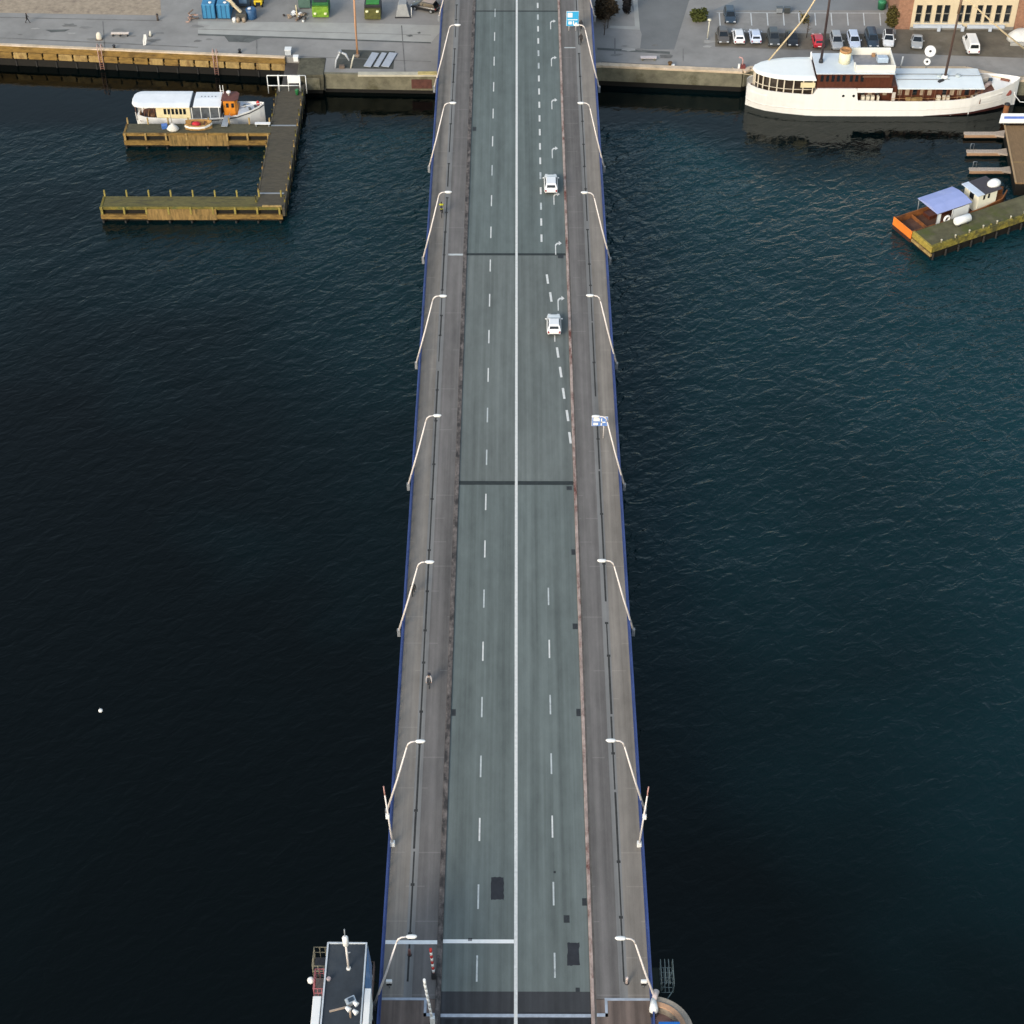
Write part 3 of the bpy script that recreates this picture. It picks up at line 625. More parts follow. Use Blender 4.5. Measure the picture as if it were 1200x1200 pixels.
while t < Lf-1:
    MB().obox(along(t, .62, 1.80), (2.06, .3, .98), ang).build('fender_plank', TIMBERL if random.random() < .7 else TIMBER, tf, .06, world=True)
    t += 2.32
MB().obox(along(Lf/2, .25, -.9), (Lf, .4, 4.3), ang).build('dark_back_wall', PILE, tf, world=True)
for k in range(24): MB().tube([along(1.5+k*3.1, .45, -4), along(1.5+k*3.1, .45, 1.0)], .17, 8).build('pile', PILE, tf, world=True)
def ladder(px, py, label):
    p = P(px, py, QZ); 
    t = (Vector((p.x, p.y, 0))-a).dot(d); r = thing('ladder', label, 'ladder', along(t, .85, 0), ang, 'ladders on the timber quay front')
    for sx in (-.28, .28): MB().tube([(sx,-.05,.2),(sx,-.05,QZ+.9),(sx,.35,QZ+1.1),(sx,.9,QZ+.2)], .06, 8).build('rail', mat('pinkish_galvanised', (.45,.30,.26), .6), r)
    for k in range(9): MB().tube([(-.28,-.05,.4+k*.34),(.28,-.05,.4+k*.34)], .035, 6).build('rung', mat('red_rung', (.25,.08,.06), .6), r)
ladder(117, 60, 'reddish ladder on the timber quay front, left one of the two'); ladder(252, 66, 'reddish ladder on the timber quay front, right one nearest the gate')

# ------------------------------------------------------------------ left U shaped pier
pr = thing('timber_pier', 'U shaped yellow brown timber pier with two fingers left of the bridge', 'pier', (-44, 212, 0))
def pb(mb, name, m, bevel=0, label=None): return mb.build(name, m, pr, bevel, True, label)
PZ = 2.2
pb(B(-34.75, -31.35, 202.0, 233.9, PZ-.16, PZ), 'walkway_deck', DECKB, .01)
pb(B(-33.3-1.6, -33.3+2.0, 222.6, 222.9, PZ, PZ+.03), 'joint_plate', STEEL); pb(B(-34.7, -31.4, 205.4, 205.7, PZ, PZ+.03), 'joint_plate', STEEL); pb(B(-34.6,-31.5,213.5,213.62,PZ,PZ+.02), 'joint_plate', DECKG)
for (x0, x1, y0, y1, dm, pm, sol) in ((-55.7, -31.35, 202.0, 204.8, mat('mossy_deck_boards', (.115,.10,.036), .9, .35, 1.6, stretch=(1,4,1), dirt=((.065,.058,.03), .5)), mat('lichen_post', (.25,.20,.05), .9, .3, 2), (-49.6, -40.2)), (-55.5, -34.75, 220.4, 223.2, DECKG, TIMBERL, (-49.2, -40.8))):
    xe = x1 if x1 < -34 else -34.753
    pb(B(x0, xe, y0+.3, y1, PZ-.16, PZ-.002), 'finger_deck', dm, .01)
    face = MOSSY if y0 < 210 else TIMBER
    pb(B(x0-.15, x1, y0-.05, y0+.28, PZ-.28, PZ+.12), 'top_beam', face, .05)
    pb(B(x0-.15, x1, y0-.10, y0+.28, .45, 1.15), 'fender_beam', TIMBER if y0 > 210 else TIMBER, .05)
    pb(B(sol[0], sol[1], y0-.16, y0-.1, .4, PZ-.1), 'fender_boards', mat('weathered_fender_boards', (.235,.15,.052), .9, .4, 1.5, bump=.4, stretch=(2.5,1,.5), dirt=((.10,.07,.025), .5)), .02)
    pb(B(x0-.12, x0+.2, y0, y1, .8, PZ+.08), 'end_beam', face, .05)
    pb(B(x0, x1, y0+.3, y0+.45, -.6, PZ-.17), 'underside_shade_boards', PILE)  # black boards added to paint the shade and reflection under the pier
    n = 9 if y0 < 210 else 8
    for k in range(n):
        x = x0+.15+k*(x1-x0-.5)/(n-1)
        pb(MB().tube([(x, y1-.05, -4), (x, y1-.05, PZ+1.0)], [.14,.12], 8), 'post', pm)
        pb(MB().tube([(x, y0-.22, -4), (x, y0-.22, .4)], .16, 8), 'pile', PILE)
        pb(MB().obox((x, y0-.13, PZ-.35), (.26, .16, 1.1)), 'post', pm, .03)
for k in range(11):
    y = 203.5+k*2.75
    for sx, x in ((-1, -34.72), (1, -31.35)):
        if sx < 0 and 219.8 < y < 223.6: continue
        tp = x+sx*.25
        pb(MB().tube([(x+sx*.1, y, -4), (tp, y, PZ+.05), (tp-sx*.02, y, PZ+1.0)], [.15,.14,.1], 8), 'post', TIMBERL if k % 2 else MOSSY)
    pb(MB().tube([(-31.05, y+1.3, -4), (-31.05, y+1.3, PZ-.1)], .16, 8), 'pile', PILE)
pb(B(-31.35, -31.0, 202.0, 234.2, .9, PZ+.03), 'side_beam', DECKB, .04); pb(B(-35.0, -34.76, 204.8, 220.3, .9, PZ+.03), 'side_beam', DECKB, .04)
pb(B(-35.0, -34.76, 223.4, 234.2, .9, PZ+.03), 'side_beam', DECKB, .04)
pb(B(-34.4, -31.6, 233.9, 240.2, PZ-.1, PZ+.1), 'ramp', mat('ramp_boards', (.07,.062,.055), .9, .2, 1), .02)
pb(B(-34.0, -31.4, 202.05, 202.35, PZ+.13, PZ+.30), 'edge_board', TIMBERL, .03)
gt = thing('pier_gate', 'white metal gate frame with a blank white board at the head of the timber pier', 'gate', (-33.1, 232.2, PZ))
for x in (-34.6, -31.5): MB().tube([(x, 232.2, PZ), (x, 232.2, PZ+2.6)], .12, 8).build('post', WHITE, gt, 0, True)
for x0, x1, y0, y1, z in ((-36.2,-30.6,232.2,232.2,PZ+2.55),(-34.6,-31.5,232.2,232.2,PZ+.9),(-36.2,-34.6,232.2,232.2,PZ+.9)): MB().tube([(x0,y0,z),(x1,y1,z)], .07, 8).build('crossbar', WHITE, gt, 0, True)
for x in (-36.2,-33.2,-30.6): MB().tube([(x,232.2,PZ-.4),(x,232.2,PZ+2.55)], .06, 8).build('upright', WHITE, gt, 0, True)
B(-33.15,-31.6,232.1,232.17,PZ+1.35,PZ+2.5).build('board', BWHITE, gt, .02, True)
lb = thing('litter_bin', 'small green bin beside the white pier gate', 'bin', (-31.9, 231.2, PZ)); MB().lathe((0,0,0), [(.22,0),(.28,.7),(.28,.75)], 12).build('bucket', mat('green_plastic', (.02,.16,.05), .5), lb); MB().lathe((0,0,.75), [(.3,0),(.22,.12)], 12).build('lid', mat('green_plastic', (0,0,0)), lb)
bx = thing('storage_box', 'grey white box on the quay above the pier gate', 'box', at(338, 63, QZ)); B(-.45,.45,-.5,.5,0,.8).build('case', mat('grey_box', (.42,.45,.48), .6), bx, .04); B(-.5,.5,-.55,.55,.8,.9).build('lid', WHITE, bx, .03)
bx = thing('storage_box', 'small white box at the foot of the quay ramp', 'box', at(347, 71, QZ)); B(-.35,.35,-.35,.35,0,.7).build('case', WHITE, bx, .04); B(-.4,.4,-.4,.4,.7,.78).build('lid', BWHITE, bx, .03)
for px, py, lbl, rz, L, m in ((308,147.5,'white bench board on the finger pier right of the dinghy',0,2.2,BWHITE),):
    bn = thing('bench', lbl, 'bench', at(px, py, PZ), rz); B(-L/2,L/2,-.3,.3,.38,.46).build('seat', m, bn, .02)
    for x in (-L/2+.2, L/2-.2): B(x-.06,x+.06,-.25,.25,0,.38).build('leg', STEEL, bn)

# ------------------------------------------------------------------ hull helper
def hull(stations, th=.14, zk=-1.2):
    """station: x, half beam at deck, half beam at water, z of the rail, z of the deck"""
    loops = []
    for x, bd, bw_, zt, zd in stations:
        i = max(.02, bd-th); bm_ = bd*.62+bw_*.38
        loops.append([(x, -i, zd), (x, -i, zt), (x, -bd, zt), (x, -bm_, zt*.55), (x, -bw_, 0), (x, -bw_*.6, zk), (x, bw_*.6, zk), (x, bw_, 0), (x, bm_, zt*.55), (x, bd, zt), (x, i, zt), (x, i, zd)])
    m = MB(); m.loft(loops, smooth=False); return m
def interp(st, x, k):
    for a_, b_ in zip(st[:-1], st[1:]):
        if a_[0] <= x <= b_[0]: t_ = (x-a_[0])/(b_[0]-a_[0]); return a_[k]*(1-t_)+b_[k]*t_
    return st[-1][k] if x > st[-1][0] else st[0][k]

# ------------------------------------------------------------------ the white ship
sh = thing('passenger_ship', 'large white passenger ship with brown deckhouses and two masts at the right quay', 'ship', (53.45, 232.4, 0))
ST = [(-19.7,.6,.1,3.95,2.7),(-19.3,1.25,.4,3.9,2.7),(-18.4,1.95,1.05,3.8,2.7),(-17,2.55,1.8,3.72,2.7),(-14.5,2.98,2.5,3.62,2.7),(-11.2,3.25,3.1,3.5,2.7),(-10.5,3.3,3.15,3.55,2.7),(-9.9,3.3,3.25,4.5,4.3),(-4.3,3.3,3.3,4.5,4.3),(-3.9,3.3,3.3,2.55,1.7),(1,3.3,3.3,2.42,1.7),(6,3.3,3.25,2.42,1.7),(10,3.28,3.05,2.6,1.7),(12.6,3.15,2.7,2.9,1.75),(13.6,3.02,2.4,3.35,2.4),(15.5,2.6,1.75,3.7,2.7),(17.3,1.95,1.05,3.95,2.9),(18.7,1.15,.45,4.2,3.1),(19.5,.55,.12,4.38,3.3),(19.9,.12,.03,4.5,3.4)]
hull(ST, .14, -2).build('hull', mat('ship_hull_white', (.80,.79,.76), .45, .04, .5, stretch=(2.5,2.5,.25), dirt=((.60,.52,.43), .70)), sh)
# dark red boot topping rising towards the bow
bt = MB()
for s in (-1, 1):
    xs = [6+k*.7 for k in range(20)]; vs = []; fs = []
    for x in xs:
        x = min(x, 19.3); bw_ = interp(ST, x, 2); bd = interp(ST, x, 1); zt = interp(ST, x, 3); bm_ = bd*.62+bw_*.38
        for z in (-.25, .05+(x-6)*.045):
            t_ = max(0, z)/(zt*.55); yb = bw_+(bm_-bw_)*t_ if z > 0 else bw_-.05
            vs += [(x, s*(yb+.02), z)]
    for i in range(len(xs)-1): fs.append((2*i, 2*i+2, 2*i+3, 2*i+1))
    bt.add(vs, fs)
bt.build('boot_topping', mat('boot_red', (.05,.014,.012), .6, .3, 1), sh)
# rubbing strake
rs_ = MB()
for s in (-1, 1):
    for a_, b_ in zip(ST[:-1], ST[1:]):
        def sp(q): 
            bm_ = q[1]*.62+q[2]*.38; return (q[0], s*(bm_*.7+q[2]*.3+.015), 1.05 if q[0] < 8 else 1.05+(q[0]-8)*.06)
        rs_.beam(sp(a_), sp(b_), .07, .09)
rs_.build('rubbing_strake', mat('strake_paint', (.66,.64,.60), .5), sh)
dk = MB(); dk.prism([(-10,-3.1),(-10,3.1),(-14.5,2.8),(-17,2.35),(-18.4,1.7),(-19.3,.9),(-19.3,-.9),(-18.4,-1.7),(-17,-2.35),(-14.5,-2.8)], 2.705, 2.72); dk.build('aft_deck', BROWNW, sh)
B(-3.8, 12.8, -2.95, 2.95, 1.71, 1.73).build('promenade_deck', BROWNW, sh)
fd = MB(); fd.prism([(13.7,-2.8),(15.5,-2.4),(17.3,-1.75),(17.3,1.75),(15.5,2.4),(13.7,2.8)], 2.75, 2.95); fd.build('foredeck', mat('foredeck_brown', (.16,.075,.055), .7, .25, 1.5), sh)
bwk = MB(); bwk.prism([(16.2,-2.0),(17.4,-1.7),(18.8,-.95),(19.5,-.35),(19.5,.35),(18.8,.95),(17.4,1.7),(15.8,2.2)], 3.2, 3.4); bwk.build('bow_platform', BWHITE, sh, .03)
# stern saloon under its rounded canopy
def stern_outline(h, x1, x0, n=10):
    pts = [(x1, -h)]
    for k in range(n+1):
        a_ = -math.pi/2-math.pi*k/n; pts.append((x0+(x0+19.1)*math.cos(a_), h*math.sin(a_)))
    return pts+[(x1, h)]
cn = MB(); cn.prism(stern_outline(3.25, -10.25, -12.0), 5.72, 5.9); 
inner = stern_outline(2.4, -10.4, -12.4); outer = stern_outline(3.2, -10.25, -12.0)
cn.loft([[(x, y, 5.9) for x, y in outer], [(x, y, 6.08) for x, y in inner]], smooth=False)
cn.build('stern_canopy', mat('canopy_white', (.83,.86,.85), .5, .03, .5, dirt=((.72,.75,.75), .66)), sh, .02)
MB().add([(-10.25,2.2,5.95),(-10.25,3.25,5.9),(-10.25,3.2,6.8),(-12.6,3.1,5.95),(-10.45,2.2,5.95),(-10.45,3.25,5.9),(-10.45,3.2,6.8)], [(0,1,2),(4,6,5),(0,2,6,4),(1,5,6,2)]).build('canopy_wing', WHITE, sh)
gl = MB(); so = [(x+ (.5 if x < -15 else 0), y) for x, y in stern_outline(2.6, -10.6, -12.0)]; gl.loft([[(x, y, 3.4) for x, y in so], [(x, y, 5.72) for x, y in so]], smooth=False, caps=False); gl.build('saloon_glazing', mat('saloon_glass', (.035,.026,.02), .2, .5, .9), sh)
PCR = mat('cream_post', (.66,.58,.46), .6)
for x, y in [(x+(.25 if x < -15 else 0), y) for x, y in stern_outline(2.85, -10.6, -12.0, 16)]:
    MB().box(x-.08, x+.08, y-.08, y+.08, 2.7, 5.72).build('canopy_post', PCR, sh)
hr = MB(); so = [(x+(.2 if x < -15 else 0), y) for x, y in stern_outline(2.9, -10.6, -12.0, 16)]; [hr.tube([(p0[0],p0[1],4.15),(p1[0],p1[1],4.15)], .05, 6) for p0, p1 in zip(so[:-1], so[1:])]; hr.build('handrail', PCR, sh)
B(-12.4,-10.3,-3.15,-2.85,4.55,5.3).build('cream_box', CREAM, sh, .05)
# upper deckhouse
B(-10.1, .8, -2.75, 2.75, 4.16, 6.6).build('upper_deckhouse', BROWNW, sh, .04)
for s in (-1, 1):
    for k in range(8): 
        x = -9.6+k*.78+(.3 if k > 4 else 0); B(x, x+.42, s*2.76-.02, s*2.76+.02, 5.35, 6.35).build('window', GLASS, sh)
    B(-4.2, .9, s*3.24-.06, s*3.24+.045, 3.85, 4.55).build('white_fascia', BWHITE, sh, .02)
    B(-3.6, .3, s*2.78-.03, s*2.78+.03, 6.05, 6.3).build('name_board', mat('board_brown', (.13,.07,.045), .6), sh)
B(-10.3, 1.0, -2.95, 2.95, 6.6, 6.72).build('upper_roof', ROOFB, sh, .03)
fb = MB()
fb.box(-4.7,1.0,-2.6,-2.35,6.74,7.85); fb.box(-4.7,1.0,2.35,2.6,6.74,7.85); fb.box(.78,1.0,-2.35,2.35,6.74,7.75); fb.box(-4.7,-4.5,-2.35,-.8,6.74,7.4)
fb.build('flying_bridge', mat('ivory_paint', (.78,.76,.68), .5, .04, 1), sh, .04)
B(-4.5,.78,-2.35,2.35,6.72,6.76).build('bridge_floor', mat('floor_grey', (.25,.25,.26), .8), sh)
MB().obox((-.45,.4,7.2), (1.5,1.5,.8), 0, R_(-12)).build('console', mat('console_blue_white', (.45,.55,.66), .4), sh, .06)
MB().obox((-1.5,1.9,7.0), (.5,.4,.5)).build('wooden_seat', mat('seat_tan', (.35,.2,.1), .7), sh, .05)
fn = MB().lathe((-5.9,.4,6.72), [(.86,0),(.84,1.7)], 20).build('funnel', mat('funnel_cream', (.76,.72,.52), .5, .06, 2), sh)
MB().lathe((-5.9,.4,8.42), [(.86,0),(.86,.32),(.6,.34),(.58,.1)], 20).build('funnel_top', mat('funnel_tan', (.42,.22,.09), .6), fn)
# promenade house and fore canopy
B(-4.2, 13.2, -1.95, 1.95, 1.73, 4.15).build('promenade_house', BROWNW, sh, .03)
for s in (-1, 1):
    for k in range(15):
        x = -3.4+k*1.08
        if random.random() < .85: B(x, x+.6, s*1.96-.02, s*1.96+.02, 2.7, 3.75).build('window', GLASS if random.random() < .6 else mat('curtained_glass', (.32,.25,.18), .4, .4, 2), sh)
for k, (x, wd, m) in enumerate(((-3.3,.5,0),(-2.6,.5,0),(-1.9,.5,0),(-1.0,.3,0),(3.2,2.4,1),(7.6,.6,0),(8.5,.7,0),(9.2,.3,0),(11.2,.8,1),(12.6,.35,0))):
    B(x, x+wd, -2.75, -2.2, 1.75, 2.9 if m == 0 else 2.55).build('deck_seat', mat('cream_seat', (.66,.60,.48), .6) if m == 0 else TIMBERL, sh, .04)
fc = MB(); L1 = []
for x in (1.75, 2.0, 14.0, 14.3):
    k = 0 if 1.9 < x < 14.2 else .04
    L1.append([(x,-2.85,4.15),(x,-2.85,4.3-k),(x,0,4.55-k),(x,2.85,4.3-k),(x,2.85,4.15)])
fc.loft(L1, smooth=False); fc.build('fore_canopy', mat('pale_canopy', (.72,.79,.82), .5, .05, .5, dirt=((.58,.65,.68), .6)), sh)
for y in (-.75, .75): MB().beam((1.9,y,4.56), (9.5,y,4.56), .08, .1).build('canopy_rail', STEEL, sh)
for x in (8.2, 10.9): MB().lathe((x,.2,4.5), [(.42,0),(.40,.25),(.2,.32)], 14).build('ventilator', mat('vent_grey', (.42,.48,.5), .5), sh)
MB().beam((9.3,.2,4.6),(14.2,.35,4.58), .06, .08).build('canopy_rail', STEEL, sh)
for s in (-1, 1):
    for k in range(8): x = 2.2+k*1.68; MB().box(x-.05,x+.05,s*2.75-.05,s*2.75+.05,1.73,4.15).build('canopy_post', mat('brown_post', (.14,.06,.035), .6), sh)
B(.9,1.7,-2.7,2.7,1.73,4.5).build('companionway', BROWNW, sh, .05); B(1.05,1.55,-2.73,-2.69,2.0,3.6).build('door', mat('door_white', (.55,.5,.45), .6), sh)
MB().obox((1.5,1.6,4.7), (.5,.5,.5)).build('deck_locker', DARK, sh, .05)
# masts, stays and deck gear
mst = MB().tube([(-9.3,.3,6.7),(-9.15,.6,21.2)], [.21,.13], 12).build('mast', mat('dark_mast', (.045,.03,.03), .5), sh)
MB().tube([(-9.17,.57,18.4),(-9.15,.6,19.0)], .2, 12).build('mast_band', BWHITE, mst)
MB().lathe((-9.3,.3,6.7), [(.34,0),(.30,.5),(.22,.6)], 12).build('mast_step', DARK, mst)
mst = MB().tube([(8.9,-.2,4.5),(9.35,.2,17.4)], [.20,.12], 12).build('mast', mat('brown_mast', (.075,.045,.035), .5), sh)
MB().tube([(9.18,.0,14.6),(9.35,.2,17.4)], [.21,.17], 12).build('mast_head', mat('masthead_brown', (.16,.10,.06), .5), mst)
MB().lathe((8.9,-.2,4.5), [(.5,0),(.44,.35),(.24,.45)], 12).build('mast_step', BWHITE, mst)
MB().obox((8.2,-1.1,4.55), (1.0,.4,.25), .6).build('winch', DARK, sh, .05)
ROPE = mat('tan_rope', (.60,.48,.30), .8, .2, 3)
MB().tube([(-9.15,.6,21.0),(-12.6,1.8,12.3),(-16.6,2.2,5.9)], [.11,.12,.12], 6).build('backstay', ROPE, sh)
MB().tube([(9.35,.2,17.3),(16.6,2.4,10.6),(24.5,4.4,4.0)], [.12,.13,.13], 6).build('forestay', ROPE, sh)
wz = MB().obox((14.9,1.1,3.5), (1.3,1.0,1.1), .5).build('windlass', mat('windlass_grey', (.42,.38,.33), .6), sh, .1); MB().tube([(14.6,-.6,3.1),(15.9,.4,3.4)], .32, 12).build('windlass_drum', mat('drum_pinkish', (.5,.38,.33), .6), sh)
MB().obox((15.9,.9,3.4), (.6,.3,.9)).build('bollard_pair', PB, sh, .06)
MB().tube([(17.5,1.2,3.5),(18.7,.7,3.5)], .2, 8).build('bow_chock', mat('chock_brown', (.2,.08,.05), .6), sh)
an = MB(); an.torus((18.35,-1.05,2.55), .36, .13, 'Y', 14, 8); an.obox((18.35,-1.1,2.6), (.25,.3,.9), 0, 0, .5); an.build('anchor', mat('rusty_red', (.22,.06,.05), .7, .3, 3), sh)
for x in (-6.1, -4.6): MB().tube([(x,-3.26,3.35),(x,-3.345,3.35)], .2, 12).build('porthole', GLASS, sh)
for xa, ya, za, xb, yb, zb in ((-18.6,1.6,3.8,-21.5,4.6,3.4),(17.8,1.6,3.9,21.5,2.4,3.4),(-12,3.1,3.5,-15,4.4,3.4)):
    MB().tube([(xa,ya,za),((xa+xb)/2,(ya+yb)/2,(za+zb)/2-.35),(xb,yb,zb)], .05, 6).build('mooring_line', ROPE, sh)
rl = MB()
for s in (-1, 1):
    for a_, b_ in zip(ST[10:14], ST[11:15]): rl.tube([(a_[0],s*(a_[1]-.1),a_[3]+.45),(b_[0],s*(b_[1]-.1),b_[3]+.45)], .03, 6)
    for k in range(12): x = 1+k*1.05; rl.tube([(x,s*(interp(ST,x,1)-.1),interp(ST,x,3)),(x,s*(interp(ST,x,1)-.1),interp(ST,x,3)+.45)], .025, 5)
rl.build('promenade_rail', mat('rail_varnish', (.30,.17,.08), .5), sh)
# ------------------------------------------------------------------ ship surroundings
def dish(px, py, R0, H, label):
    r = thing('satellite_dish', label, 'satellite dish', at(px, py, QZ), 0, 'white round dishes on poles behind the ship')
    MB().tube([(0,.12,0),(0,.12,H)], .07, 8).build('pole', STEEL, r); MB().lathe((0,.12,0), [(.3,0),(.25,.08)], 12).build('base', DARK, r)
    q = Vector((0,-.82,.57)).to_track_quat('Z','Y'); M = Matrix.Translation((0,0,H)) @ q.to_matrix().to_4x4()
    d_ = MB().lathe((0,0,0), [(.05,-.16),(R0*.6,-.10),(R0,.06),(R0*.99,.10),(R0*.6,-.02),(.12,-.08)], 22); d_.v = [tuple(M @ Vector(v)) for v in d_.v]; d_ = d_.build('reflector', BWHITE, r)
    f_ = MB().lathe((0,0,0), [(.16,-.07),(.16,.16),(.08,.2)], 10); f_.v = [tuple(M @ Vector(v)) for v in f_.v]; f_.build('feed', DARK, r)
dish(1087.5, 75, .84, 2.1, 'larger white round dish with a dark centre on a pole behind the ship'); dish(1084.5, 83, .50, 1.5, 'smaller white round dish just below the larger one')
r = thing('flagpole', 'short white pole standing behind the flying bridge of the ship', 'pole', at(1054.5, 82, QZ)); MB().tube([(0,0,0),(.15,0,2.2)], [.12,.1], 8).build('pole', BWHITE, r); MB().lathe((0,0,0), [(.25,0),(.2,.12)], 10).build('base', STEEL, r)
r = thing('davit', 'red and white davit standing on the quay at the ship stern', 'davit', at(869.5, 82, QZ)); MB().tube([(0,0,0),(0,0,1.6),(-.15,0,2.0),(-.6,0,2.1)], .11, 8).build('arm', mat('pinkish_paint', (.5,.3,.28), .5), r); B(-.25,.45,-.3,.3,0,.9).build('winch_box', mat('dull_red', (.17,.04,.04), .6), r, .05); B(-.65,-.35,-.1,.1,0,1.0).build('post', BWHITE, r, .03)

# ------------------------------------------------------------------ the tour boat and the dinghy
tb = thing('tour_boat', 'white wooden tour boat with a long white canopy and orange wheelhouse at the timber pier', 'boat', (-45.55, 227.4, 0))
TS = [(-9.3,1.0,.6,2.15,1.1),(-8.9,1.6,1.1,2.05,1.1),(-7.5,2.05,1.7,1.9,1.1),(-4,2.25,2.1,1.8,1.1),(0,2.3,2.15,1.8,1.1),(3.5,2.2,1.9,1.95,1.1),(5.6,1.9,1.65,2.2,1.5),(7.3,1.35,1.0,2.55,1.9),(8.6,.65,.42,2.9,2.2),(9.25,.12,.04,3.15,2.3)]
hull(TS, .12, -.9).build('hull', BWHITE, tb)
rb = MB(); [rb.beam((p0[0], s*(p0[1]+.02), p0[3]-.28), (p1[0], s*(p1[1]+.02), p1[3]-.28), .06, .12) for s in (-1,1) for p0, p1 in zip(TS[4:-1], TS[5:])]; rb.build('rubbing_strake', DARK, tb)
B(-8.6,5.4,-1.75,1.75,1.11,1.14).build('deck', BROWNW, tb)
def rnd(x0, x1, h, n=8, rr=1.5):
    pts = [(x1,-h)]
    for k in range(n+1): a_ = -math.pi/2-math.pi*k/n; pts.append((x0+rr+rr*math.cos(a_), h*math.copysign(abs(math.sin(a_))**.6, math.sin(a_))))
    return pts+[(x1,h)]
ca = MB(); o1 = rnd(-9.6,-1.15,2.15); ca.prism(o1, 3.55, 3.72); ca.loft([[(x,y,3.72) for x,y in o1],[(x*.985-.05,y*.6,3.86) for x,y in o1]], smooth=False); ca.build('aft_canopy', mat('boat_canopy_white', (.78,.80,.82), .5, .06, .7, dirt=((.58,.62,.66), .6)), tb)
cf = MB(); cf.loft([[(x,-2.0,3.5),(x,-2.0,3.68),(x,0,3.84),(x,2.0,3.68),(x,2.0,3.5)] for x in (-.65,3.3)], smooth=False); cf.build('fore_canopy', mat('boat_canopy_white', (0,0,0)), tb)
[MB().obox((.3+k*.5,.5,3.83), (.16,.25,.05)).build('skylight', STEEL, tb) for k in range(5)]
B(-1.15,-.65,-1.9,1.9,3.45,3.6).build('canopy_gap_frame', DARK, tb)
cb = B(-6.1,-1.2,-1.75,1.75,1.14,3.55).build('cabin', CREAM, tb, .03)
for s in (-1,1):
    for k in range(6): x = -5.0+k*.56; B(x,x+.38,s*1.76-.02,s*1.76+.02,2.25,3.15).build('window', GLASS, cb)
B(-1.2,3.2,-1.8,1.8,1.14,3.3).build('side_screens', mat('smoky_screen', (.10,.11,.12), .3, .5, 1), tb)
for k in range(4): x = -1.0+k*1.3; B(x,x+.1,-1.86,-1.78,1.14,3.5).build('canopy_post', WHITE, tb)
for x in (-9.0,-7.8,-6.4):
    for s in (-1,1): MB().tube([(x,s*1.6,1.2),(x,s*1.75,3.55)], .05, 6).build('canopy_post', mat('brown_post', (0,0,0)), tb)
for x in (-8.3,-7.1): st_ = B(x-.3,x+.3,-1.4,-.2,1.14,1.6).build('seat', BROWNW, tb, .04); B(x-.3,x-.2,-1.4,-.2,1.6,2.2).build('seat_back', mat('seat_tan', (0,0,0)), st_, .03)
MB().lathe((-6.75,-1.2,1.14), [(.32,0),(.36,.6),(.3,.9)], 12).build('barrel', mat('barrel_wood', (.12,.06,.03), .7), tb)
wh = MB(); wh.prism([(3.55,-1.15),(5.2,-1.15),(5.55,-.7),(5.55,.7),(5.2,1.15),(3.55,1.15)], 1.14, 4.1); wh = wh.build('wheelhouse', ORANGE, tb, .04)
for x in (3.95, 4.7): MB().box(x,x+.38,-1.175,-1.14,3.0,3.7).build('window', GLASS, wh); MB().box(x,x+.38,1.14,1.175,3.0,3.7).build('window', GLASS, wh)
for y in (-.55,.05): MB().box(5.54,5.57,y,y+.5,3.0,3.7).build('window', GLASS, wh)
MB().prism([(3.3,-1.3),(5.3,-1.3),(5.75,-.8),(5.75,.8),(5.3,1.3),(3.3,1.3)], 4.1, 4.22).build('wheelhouse_roof', mat('roof_brown_red', (.13,.045,.035), .6, .3, 2), tb, .03)
MB().lathe((4.3,.2,4.22), [(.12,0),(.12,.4),(.32,.42),(.32,.6),(.1,.7)], 12).build('radar', BWHITE, tb)
for x in (3.1,3.5): MB().tube([(x,.6,3.7),(x,.6,5.6)], .04, 6).build('antenna', BWHITE, tb)
MB().tube([(3.0,.6,4.7),(3.6,.6,4.7)], .04, 6).build('antenna_bar', BWHITE, tb)
fdk = MB(); fdk.prism([(5.6,-1.7),(7.3,-1.2),(8.6,-.5),(8.6,.5),(7.3,1.2),(5.6,1.7)], 2.0, 2.25); fdk.build('foredeck', mat('foredeck_pale', (.52,.56,.62), .6), tb)
for p in ((6.4,.4),(7.2,-.4),(7.9,.3)): MB().obox((p[0],p[1],2.4), (.35,.5,.3), .4).build('deck_fitting', PG, tb, .05)
MB().tube([(5.6,.0,2.4),(8.9,.1,3.0)], .05, 6).build('bow_rail', WHITE, tb)
MB().lathe((8.3,.5,2.5), [(.22,0),(.26,.3),(.12,.6)], 10).build('red_lantern', REDM, tb)
# dinghy on the pier
dg = thing('dinghy', 'small wooden dinghy with a red bundle lying on the timber pier', 'boat', at(233, 150, PZ), R_(2))
DS = [(-1.85,.55,.3,1.0,.35),(-1.2,.85,.6,.92,.3),(0,.98,.72,.88,.28),(1.0,.85,.55,.92,.3),(1.7,.4,.2,1.02,.4),(1.95,.06,.03,1.1,.5)]
hull(DS, .09, .0).build('hull', mat('dinghy_wood', (.42,.25,.09), .5, .25, 2), dg)
pw = MB(); [pw.beam((p0[0], s*(p0[1]+.01), p0[3]-.32), (p1[0], s*(p1[1]+.01), p1[3]-.32), .05, .3) for s in (-1,1) for p0, p1 in zip(DS[:-1], DS[1:])]; pw.build('white_strake', WHITE, dg)
for x in (-.9,.9): B(x-.14,x+.14,-.75,.75,.62,.68).build('thwart', mat('thwart_brown', (.13,.06,.03), .7), dg)
MB().lathe((-.3,0,.3), [(.48,0),(.55,.35),(.4,.6),(.15,.68)], 12, 1.2, .9).build('red_bundle', mat('red_cover', (.5,.02,.03), .6, .2, 3), dg)
